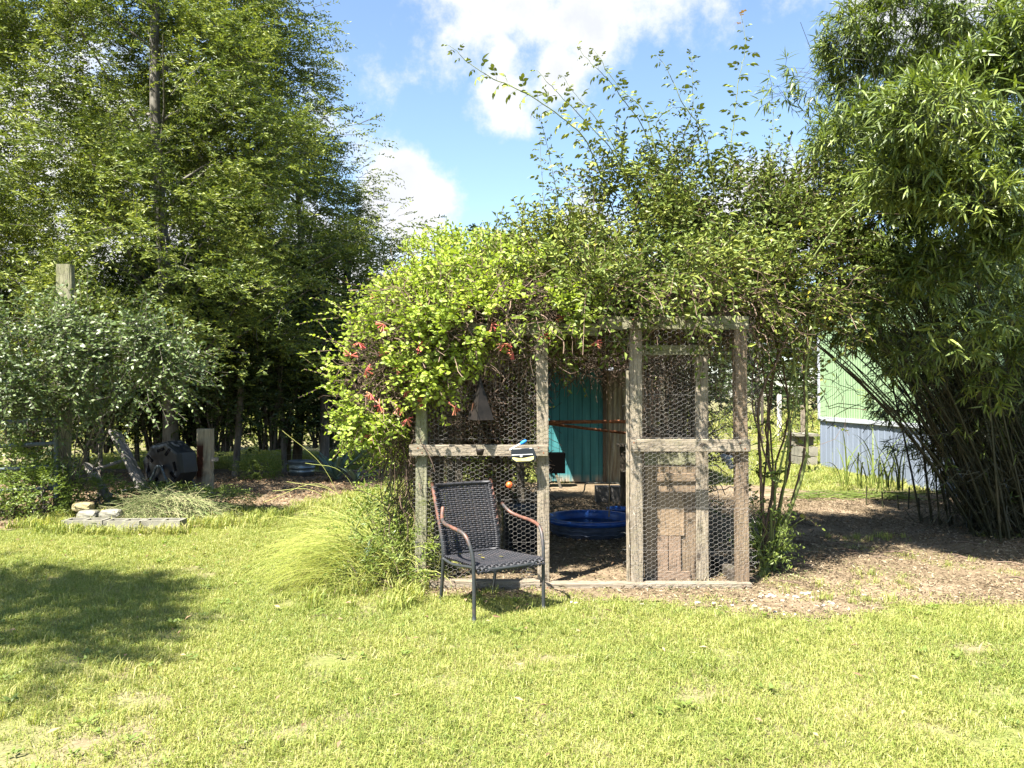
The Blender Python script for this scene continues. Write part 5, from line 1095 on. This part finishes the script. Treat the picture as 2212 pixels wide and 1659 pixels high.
BB = [(1870, 330, 7.0, .55, .7, .5, 560), (1990, 280, 6.8, .5, .6, .45, 440), (2100, 210, 6.4, .45, .6, .40, 480), (2190, 150, 6.3, .35, .6, .5, 260), (1900, 470, 7.0, .5, .6, .42, 380), (2020, 430, 6.7, .4, .5, .25, 200), (1800, 420, 7.4, .36, .5, .3, 210), (1880, 180, 7.5, .4, .6, .45, 260), (1960, 60, 7.8, .55, .7, .5, 340), (2110, 40, 7.6, .6, .7, .5, 360),
      (1850, 60, 8.0, .32, .6, .4, 150), (1920, 600, 6.8, .36, .5, .3, 190), (2020, 570, 6.5, .3, .5, .2, 100), (2120, 640, 6.2, .32, .4, .3, 110), (2060, 720, 6.3, .22, .35, .22, 60), (1860, 680, 7.0, .32, .5, .3, 160), (1840, 560, 7.0, .3, .4, .25, 140), (2200, 480, 5.9, .20, .4, .25, 80), (2150, 540, 6.0, .2, .3, .2, 50), (2140, 800, 7.3, .3, .35, .3, 70), (2190, 700, 7.0, .2, .35, .3, 60),
      (1980, 780, 6.9, .25, .4, .25, 60), (1760, 300, 7.2, .22, .4, .3, 50), (1690, 200, 7.2, .14, .3, .3, 12), (1760, 160, 7.4, .2, .3, .3, 26), (1712, 240, 7.1, .10, .12, .12, 36), (1770, 640, 6.9, .2, .3, .2, 50), (2050, 350, 7.8, 1., .9, 1.5, 700), (1950, 650, 8.0, .7, .8, .8, 330), (2120, 600, 7.6, .8, .8, .9, 330), (2170, 900, 8.6, .5, .5, .6, 260), (2060, 830, 8.6, .5, .5, .5, 200), (1950, 770, 8.4, .35, .5, .25, 120), (2210, 1060, 8.6, .3, .4, .4, 90), (1850, 740, 7.9, .3, .4, .18, 90), (1960, 230, 9.0, .9, .5, 1.0, 620), (2130, 260, 8.8, .9, .5, 1.1, 620), (1860, 130, 8.6, .45, .4, .5, 260), (1830, 330, 8.4, .4, .4, .5, 200), (1950, 60, 8.2, .6, .5, .4, 260), (2010, 950, 9.2, .5, .4, .5, 170), (2130, 980, 9.2, .5, .4, .6, 260), (1930, 850, 9.0, .3, .3, .28, 110), (2100, 420, 5.7, .5, .5, .22, 260), (1980, 380, 5.9, .4, .45, .2, 200), (2050, 250, 5.6, .5, .5, .3, 300), (2110, 330, 6.2, .4, .5, .3, 220), (2200, 60, 6.2, .3, .5, .4, 200)]
for (px, py, Y, rx, ry, rz, n) in BB:
    n = int(n * 2.1); c = np.array(W(px, py, Y)); d = nz(rnd(n)); d[:, 1] *= .8; P = c + d * R.uniform(.45, 1, (n, 1)) * [rx, ry, rz]; kp = cull(P, .32, .43, 9., .03); P = P[kp]; d = d[kp]; n = len(P); fans(bg_, P, d * [1, 1, .5] + rnd(n, .4) + [-.1, -.25, -.05], 8, .120, .0140, bt)
# sparse dark small leaves among the culms
cl_ = np.concatenate([p[2:] for p in culm_top]); ii = R.integers(0, len(cl_), 900); P = cl_[ii] + rnd(900, .16); P[:, 2] = np.maximum(P[:, 2], .2); fans(bg_, P, rnd(900) + [-.3, -.2, -.1], 5, .10, .012, bt)
tangle(bt, 2200, lambda n: np.array([culm_top[i][R.integers(0, 5)] for i in R.integers(0, 160, n)]) + rnd(n, .1), step=.10, k=6, r_=.003)
put('branch', bt.mesh('branch', M['culm']), ba, (0, 0, 0))['kind'] = 'stuff'
# nearest leaf fans as single pieces
fk = []
for s_ in range(4):
    g = Geo(); R_ = R; fans(g, np.zeros((1, 3)), np.array([[1, 0, 0.]]), 8, .14, .017); fk.append(g.mesh('leaf_spray', M['bamboo']))
for i in range(240):
    b = BB[[2, 3, 1, 4, 5, 0, 11, 12, 13, 14, 17, 18, 19, 20][R.integers(14)]]; c = np.array(W(*b[:3])); d = nz(rnd(1) * [1, .5, 1])[0]; d[1] = -abs(d[1]) - .3; d = d / np.linalg.norm(d); p = c + d * [b[3], b[4], b[5]] * 1.02; o = put('leaf_spray', fk[i % 4], ba, p); orient(o, d * [1, 1, .4] + [-.2, -.2, -.15] + rnd(1, .3)[0], R.uniform(-.6, .6))
put('foliage', bg_.mesh('foliage', M['bamboo']), ba, (0, 0, 0))['kind'] = 'stuff'
# cut bamboo stubs and reed plant by the skirting
# leafy tree added to keep dappled sun off the tumbler
yt = thing('added_shade_tree', 'dark green tree added between the tall post and the compost tumbler to shade it', 'tree', (-5.55, 10.6, 0)); yg = Geo(); yb = Geo(); tube(yb, [(-5.55, 10.6, -.03), (-5.5, 10.55, 1.2), (-5.6, 10.4, 2.2), (-5.5, 10.3, 2.8)], .03, 7)
blob_sprigs([(175, 700, 10.3, .75, .65, .30, 620), (290, 740, 10.6, .5, .5, .22, 300), (130, 640, 10.5, .5, .5, .3, 260)], yg, 11, (.22, .4), .075, .028, 2, yb)
put('trunk', yb.mesh('trunk', M['bark'], True), yt, (0, 0, 0)); put('crown', yg.mesh('crown', M['oak']), yt, (0, 0, 0))
for i, (px, Y) in enumerate(((1870, 10.2), (1905, 10.0), (1940, 9.8), (1960, 9.9), (1985, 9.6))):
    x = W(px, 0, Y).x; g = Geo(); tube(g, [(x, Y, -.02), (x + R.uniform(-.03, .03), Y, R.uniform(.12, .28))], .009, 6); tag(put('bamboo_stub', g.mesh('bamboo_stub', M['culm'])), ['cut bamboo stub nearest the reed clump', 'cut bamboo stub second from the reed clump', 'cut bamboo stub in the middle of the row', 'cut bamboo stub second from the bamboo clump', 'cut bamboo stub nearest the bamboo clump'][i], 'bamboo stub')
rd = thing('reed_clump', 'sparse dark reed clump with bent blades before the pale blue skirting', 'reeds', (5.0, 11.4, 0))
for i in range(46):
    c = np.array([R.uniform(4.75, 5.55), R.uniform(10.9, 11.6), 0.]); az = R.uniform(0, 6.28); l_ = R.uniform(.5, 1.15); q = np.linspace(0, 1, 8); e = 1.45 - q ** 2 * R.uniform(.2, 2.4); s2 = np.cumsum(np.stack([np.cos(e), np.sin(e)], -1), 0) * l_ / 8
    P = c + np.array([math.cos(az), math.sin(az), 0]) * s2[:, :1] + np.array([0, 0, 1.]) * s2[:, 1:]; P[:, 2] = np.maximum(P[:, 2], .02); put('blade', blade(P, .022 * np.array([.7, 1, 1, 1, .9, .7, .45, .1]), M['bamboo']).mesh('blade', M['bamboo']), rd, (0, 0, 0))
g = Geo(); n = 260; P = np.stack([R.uniform(3.9, 5.6, n), R.uniform(10.6, 11.4, n), R.uniform(.015, .06, n)], -1); v, f = tubes(np.stack([P, P + nz(rnd(n) * [1.6, .6, .08]) * R.uniform(.1, .4, (n, 1))], 1), .004, 3); g.add(v, f); g.v[0][:, 2] = np.maximum(g.v[0][:, 2], .012)
tag(put('cut_reed_litter', g.mesh('cut_reed_litter', M['weed'])), 'green cut reed leaves lying on the mulch before the reed clump', 'cut leaves', kind='stuff')

# ------------------------------------------------------------------ fountain grass left of the coop
g = Geo(); fg = thing('fountain_grass', 'large clump of fine yellow green fountain grass drooping left beside the coop', 'ornamental grass', (-1.15, 6.3, 0))
n = 1700; q = np.linspace(0, 1, 9); base = np.stack([-.98 + R.normal(size=n) * .15, 6.15 + R.normal(size=n) * .16, np.zeros(n)], -1); az = np.where(R.random(n) < .66, math.pi + .25 + R.normal(size=n) * .42, R.uniform(0, 6.28, n)); l_ = R.uniform(.35, 1.05, n) * np.where(np.cos(az) < -.3, 1.05, .6)
e0 = np.where(np.cos(az) < -.3, R.uniform(.45, 1.15, n), R.uniform(.8, 1.4, n)); e = e0[:, None] - (q[None] ** 1.3) * R.uniform(1.2, 2.4, (n, 1)); hx = np.cumsum(np.cos(e), 1) * l_[:, None] / 9; hz = np.cumsum(np.sin(e), 1) * l_[:, None] / 9
P = np.stack([base[:, 0:1] + hx * np.cos(az)[:, None], base[:, 1:2] + hx * np.sin(az)[:, None], np.maximum(hz, .015 + .02 * R.random((n, 1)))], -1)
P += np.cumsum(R.normal(size=P.shape) * .006, 1); P[..., 2] = np.maximum(P[..., 2], .012); v, f = tubes(P, .0022 * np.array([1, 1, 1, 1, .9, .8, .65, .45, .15]) * R.uniform(.7, 1.2, (n, 1)), 3); g.add(v, f); put('blades', g.mesh('blades', M['fountain']), fg, (0, 0, 0))['kind'] = 'stuff'
g = Geo(); n2 = 500; b2 = np.stack([-.92 + R.normal(size=n2) * .16, 6.0 + R.normal(size=n2) * .12, np.zeros(n2)], -1); q2 = np.linspace(0, 1, 4)[None, :, None]; pp = b2[:, None] + nz(rnd(n2) * [1, 1, .3] + [0, 0, .8])[:, None] * q2 * R.uniform(.15, .5, (n2, 1, 1)); pp[..., 2] -= .15 * q2[..., 0] ** 2; pp[..., 2] = np.maximum(pp[..., 2], .01); v, f = tubes(pp, .0022, 3); g.add(v, f); put('dead_blades', g.mesh('dead_blades', M['twig']), fg, (0, 0, 0))['kind'] = 'stuff'
g = Geo(); ends = [((760, 1140), (700, 1010), (610, 930)), ((790, 1120), (800, 1000), (815, 930)), ((780, 1120), (690, 1045), (570, 1085)), ((800, 1120), (740, 1020), (660, 1000)), ((810, 1130), (880, 1050), (930, 990)), ((770, 1130), (680, 1060), (590, 1060)), ((820, 1130), (830, 1030), (850, 950)), ((790, 1130), (720, 1060), (620, 1040))]
v, f = tubes(np.array([smooth_path([W(*p, 6.1) for p in e_], 5) for e_ in ends]), .0013, 4); g.add(v, f); put('long_stalk', g.mesh('long_stalk', M['fountain']), fg, (0, 0, 0))
wd_ = shrub_mesh(33, .55, .30, 150, 7, .055, .018, 'weed', 8, 'greenstem')
for i, (px, py, Y, s, txt) in enumerate(((800, 1200, 6.0, (.8, .8, .95), 'leafy weeds growing in front of the fountain grass'), (870, 1230, 5.85, (.7, .7, .8), 'weeds between the fountain grass and the left coop post'), (845, 1060, 6.7, (1, 1, 1.1), 'green weeds rising behind the fountain grass beside the left post'), (1085, 1030, 11.2, (1.3, 1.6, 2.2), 'sunny green bush seen through the left wire panel'),
                            (1060, 1000, 11.8, (1.6, 1.4, 3.), 'tall green bush behind the left wire panel'), (985, 1010, 11.4, (1.5, 1.4, 2.6), 'green bush behind the chair back'), (1655, 1110, 6.35, (.55, .6, .9), 'dark leafy weed at the foot of the right coop corner'))):
    shrub(wd_, (W(px, 0, Y).x, Y, 0), txt, 'weeds', 'weed_plant', rz=i * 1.1, s=s)
agave('strap_plant', (W(1655, 0, 6.5).x, 6.5, 0), 16, .55, .05, 'dark green strap leaved plant tucked behind the right coop corner', mm='weed', rng=12)
# distant wood
g = Geo(); n = 9000; x = R.uniform(-90, 110, n); y = 62 + R.normal(size=n) * 4; hh = 5.5 + 4 * vnoise(x, x * 0, 7, 9) + 2 * vnoise(x, x * 0, 2.1, 8); P = np.stack([x, y, hh * R.uniform(0, 1, n) ** .7], -1)
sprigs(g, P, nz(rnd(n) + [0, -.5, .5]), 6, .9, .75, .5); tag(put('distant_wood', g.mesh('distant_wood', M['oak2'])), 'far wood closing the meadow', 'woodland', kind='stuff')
g = Geo(); n = 9000; x = R.uniform(-45, 50, n); y = R.uniform(18, 48, n); P = np.stack([x, y, np.zeros(n)], -1); sprigs(g, P, nz(rnd(n, .4) + [0, 0, 1]), 5, R.uniform(.3, .8, n), .35, .05, curve=-.1, spread=.4); tag(put('meadow_grass', g.mesh('meadow_grass', M['grass'])), 'tall sunny meadow grass beyond the coop', 'meadow grass', kind='stuff')

# ------------------------------------------------------------------ lawn
def tuft(seed, nb, rad_, h0, h1, w, flop=.7):
    r = np.random.default_rng(seed); a = r.uniform(0, 6.28, nb); rr = rad_ * r.random(nb) ** .5; base = np.stack([rr * np.cos(a), rr * np.sin(a), 0 * a], -1)
    az = r.uniform(0, 6.28, nb); h = r.uniform(h0, h1, nb); fl_ = r.uniform(.15, flop, nb); d = np.stack([np.cos(az), np.sin(az), 0 * az], -1); sd = np.stack([-np.sin(az), np.cos(az), 0 * az], -1) * (w / 2) * r.uniform(.7, 1.3, (nb, 1))
    m1 = base + d * (h * fl_ * .35)[:, None] + np.array([0, 0, 1.]) * (h * .62)[:, None]; tp_ = base + d * (h * fl_ * 1.15)[:, None] + np.array([0, 0, 1.]) * (h * (1 - fl_ * .35))[:, None]
    v = np.stack([base - sd, base + sd, m1 + sd * .8, m1 - sd * .8, tp_], 1).reshape(-1, 3); o_ = np.arange(nb)[:, None] * 5
    g = Geo().add(v, o_ + np.array([[0, 1, 2, 3]])); g.also(o_ + np.array([[3, 2, 4]])); return g.mesh('tuft', M['grass'])
short = [tuft(i, 36, .08, .008, .038, .0034, 1.5) for i in range(7)] + [tuft(20 + i, 22, .035, .035, .085, .0045, .9) for i in range(3)]
def lawn(name, n, x0, x1, y0, y1, cond, vs, smin, smax, txt, tall=.06):
    x = R.uniform(x0, x1, n); y = R.uniform(y0, y1, n); k = cond(x, y); x, y = x[k], y[k]; m_ = len(x); idx = np.where(R.random(m_) < tall, R.integers(7, 10, m_), R.integers(0, 7, m_))
    rot = np.stack([R.normal(size=m_) * .12, R.normal(size=m_) * .12, R.uniform(0, 6.28, m_)], -1); print(name, m_)
    return tag(scatter(name, np.stack([x, y, gz(x, y)], -1), rot, R.uniform(smin, smax, m_), idx, vs), txt, 'grass', kind='stuff')
def lawncond(x, y):
    bare = vnoise(x, y, .55, 11) * .5 + vnoise(x, y, .16, 12) * .5; p = np.clip((bare - .17) * 6, .12, 1); near = dirt(x, y, .10)
    for bx_, by_, br in ((-1.95, 3.15, .30), (-1.7, 3.6, .12), (-.95, 3.35, .10), (.35, 3.2, .08), (-.35, 3.9, .09), (2.1, 3.3, .22), (1.25, 4.3, .12), (-.9, 5.2, .14), (2.6, 4.4, .1), (.9, 3.7, .09)):
        p = p * np.clip((((x - bx_) / 1.6) ** 2 + (y - by_) ** 2) / br ** 2 - .15 + (vnoise(x, y, .09, 41) - .5) * 1.2, .14, 1)
    return (np.abs(x) < .72 * y + .5) & ~near & (R.random(len(x)) < p)
lawn('lawn_grass', 78000, -8, 8, 2.4, 9.2, lawncond, short, .8, 1.15, 'mown yellow green lawn grass', .02)
lawn('far_lawn_grass', 26000, -10, 12, 9.2, 20, lambda x, y: ~dirt(x, y, .1) & (np.abs(x) < .72 * y + .5), short, 1.3, 2.2, 'lawn grass further back around the coop', .1)
lawn('sparse_grass', 2600, -3, 6, 4.5, 8, lambda x, y: dirt(x, y) & (vnoise(x, y, .4, 15) > .62) & ((x > 1.9) | (y < 5.7)), short, .7, 1.2, 'sparse grass tufts on the sandy path', .3)
lawn('edge_grass', 620, -1.5, -.6, 5.2, 7.4, lambda x, y: (np.abs(x + 1.0) < .45) & (vnoise(x, y, .2, 61) > .45), short, .9, 2.2, 'taller grass around the left foot of the coop', .9)
lawn('bed_grass', 700, -5.3, -2.6, 8.3, 9.6, lambda x, y: R.random(len(x)) < .8, short, 1.0, 2.2, 'rank grass around the cinder blocks', .8)
lawn('block_grass', 210, -4.8, -3.3, 7.9, 8.12, lambda x, y: R.random(len(x)) < .8, short, .9, 2.2, 'uneven grass growing against the cinder blocks', .6)
# chips, leaves and stones
def chips(name, n, x0, x1, y0, y1, cond, Lr, Wr, m_, txt, z=.012):
    x = R.uniform(x0, x1, n); y = R.uniform(y0, y1, n); k = cond(x, y); x, y = x[k], y[k]; c = len(x); g = Geo(); P = np.stack([x, y, gz(x, y) + z + R.uniform(0, .012, c)], -1)
    leaf_arr(g, P, rnd(c) * [1, 1, .25], rnd(c, .45) + [0, 0, 1.], R.uniform(*Lr, c), R.uniform(*Wr, c), 2, fold=.3, droop=.0); return tag(put(name, g.mesh(name, M[m_])), txt, 'ground litter', kind='stuff')
chips('wood_chips', 90000, -1., 6.2, 4.7, 11, lambda x, y: dirt(x, y, .06) & (R.random(len(x)) < np.clip(.25 + vnoise(x, y, .5, 17), 0, 1)), (.015, .05), (.005, .012), 'chip', 'brown wood chips and leaf litter over the run floor and path')
chips('dead_leaves', 16000, -9, -1.5, 8.3, 14.5, lambda x, y: dirt(x, y, .05), (.03, .07), (.012, .03), 'deadleaf', 'dead leaves under the left trees')
chips('fallen_leaves', 260, -5, 6, 3, 8, lambda x, y: np.ones(len(x), bool), (.03, .06), (.012, .022), 'deadleaf', 'few dry leaves lying on the lawn', .03)
chips('pale_gravel_chips', 2600, 1.0, 3.2, 4.7, 6.4, lambda x, y: dirt(x, y, .05) & (vnoise(x, y, .35, 19) > .45), (.008, .02), (.006, .012), 'straw', 'pale chips on the sandy path in front of the right corner')
chips('dry_thatch', 15000, -4.5, 4.5, 2.5, 7.5, lambda x, y: (np.abs(x) < .72 * y + .3) & (R.random(len(x)) < vnoise(x, y, .3, 44)), (.025, .07), (.0022, .004), 'straw', 'dry cut grass blades lying in the lawn', .012)
wt = []
for s_ in range(4):
    g = Geo(); k = 9; a_ = R.uniform(0, 6.28, k); leaf_arr(g, np.zeros((k, 3)) + rnd(k, .012) * [1, 1, .1] + [0, 0, .02], np.stack([np.cos(a_), np.sin(a_), R.uniform(.1, .9, k)], -1), np.tile([0, 0, 1.], (k, 1)) + rnd(k, .2), R.uniform(.02, .045, k), R.uniform(.008, .016, k), 4); wt.append(g.mesh('weed_tuft', M['weed']))
n = 700; x = R.uniform(-4.5, 4.5, n); y = R.uniform(2.6, 8, n); k = (vnoise(x, y, .6, 51) * .6 + vnoise(x, y, .2, 52) * .4 > .55) & ~dirt(x, y); x, y = x[k], y[k]; m_ = len(x)
tag(scatter('lawn_weeds', np.stack([x, y, gz(x, y)], -1), np.stack([0 * x, 0 * x, R.uniform(0, 6.28, m_)], -1), R.uniform(.7, 1.4, m_), R.integers(0, 4, m_), wt), 'small broad leaved weeds in the lawn', 'weeds', kind='stuff')
g = Geo(); n = 70
for i in range(n):
    x, y = R.uniform(1.6, 4.6), R.uniform(5.1, 8.5); l_ = R.uniform(.06, .28); a_ = R.uniform(0, 3.14); v, f = tubes(np.array([[x, y, .02], [x + l_ * .5 * math.cos(a_), y + l_ * .5 * math.sin(a_), .03 + R.uniform(0, .01)], [x + l_ * math.cos(a_ + .2), y + l_ * math.sin(a_ + .2), .018]]), R.uniform(.002, .006), 4); g.add(v, f)
tag(put('fallen_twigs', g.mesh('fallen_twigs', M['twig'])), 'small twigs scattered on the path at right', 'twigs', kind='stuff')
import bmesh
sm = []
for s_ in range(4):
    bm = bmesh.new(); bmesh.ops.create_icosphere(bm, subdivisions=2, radius=1)
    for v in bm.verts: v.co *= 1 + R.uniform(-.16, .16); v.co.z *= .6
    me = bpy.data.meshes.new('pebble'); bm.to_mesh(me); bm.free(); me.materials.append(M['stone']); sm.append(me)
PB = [(1648, 1289), (1655, 1291), (1662, 1288), (1668, 1290), (1640, 1292), (1730, 1283), (1737, 1285), (1744, 1283), (1715, 1291), (1722, 1293), (1752, 1293), (1700, 1288), (1788, 1302), (1796, 1306), (1660, 1316), (1672, 1324), (1690, 1330), (1745, 1322), (1716, 1330), (1234, 1303), (1243, 1305), (1385, 1308), (1505, 1304), (1540, 1306), (1580, 1310), (1605, 1300), (1830, 1320), (1864, 1285), (1622, 1300), (1630, 1312), (1688, 1300), (1765, 1278), (1775, 1310), (1900, 1292), (1560, 1298)]
for i, (px, py) in enumerate(PB):
    Y = CAM_H * FPX / (py - 855); x = W(px, 0, Y).x; s_ = R.uniform(.008, .018); o = put('pebble', sm[i % 4], None, (x, Y, gz(x, Y) + .014)); o.scale = (s_ * R.uniform(.9, 1.5), s_, s_ * .9); o.rotation_euler = (0, 0, R.uniform(0, 6)); tag(o, 'small whitish pebble on the bare soil between the coop sill and the lawn', 'pebble', 'pale pebbles on bare soil before the coop')
# nail heads on the rails and beams of the run
g = Geo(); boxg(g, (0, 0, 0), (.009, .003, .009)); nm = g.mesh('nail_head', M['rust'])
for px, py, Y in ((903, 968, 5.796), (912, 978, 5.796), (1163, 967, 5.796), (1174, 978, 5.796), (1369, 956, 5.796), (1380, 968, 5.796), (1598, 957, 5.796), (1609, 969, 5.796), (1368, 690, 5.814), (1378, 704, 5.814), (1597, 692, 5.814), (1607, 704, 5.814), (905, 1262, 5.789), (1155, 1266, 5.789), (1182, 1268, 5.789), (1372, 1270, 5.789), (1603, 1271, 5.789)):
    put('nail_head', nm, coop, W(px, py, Y))
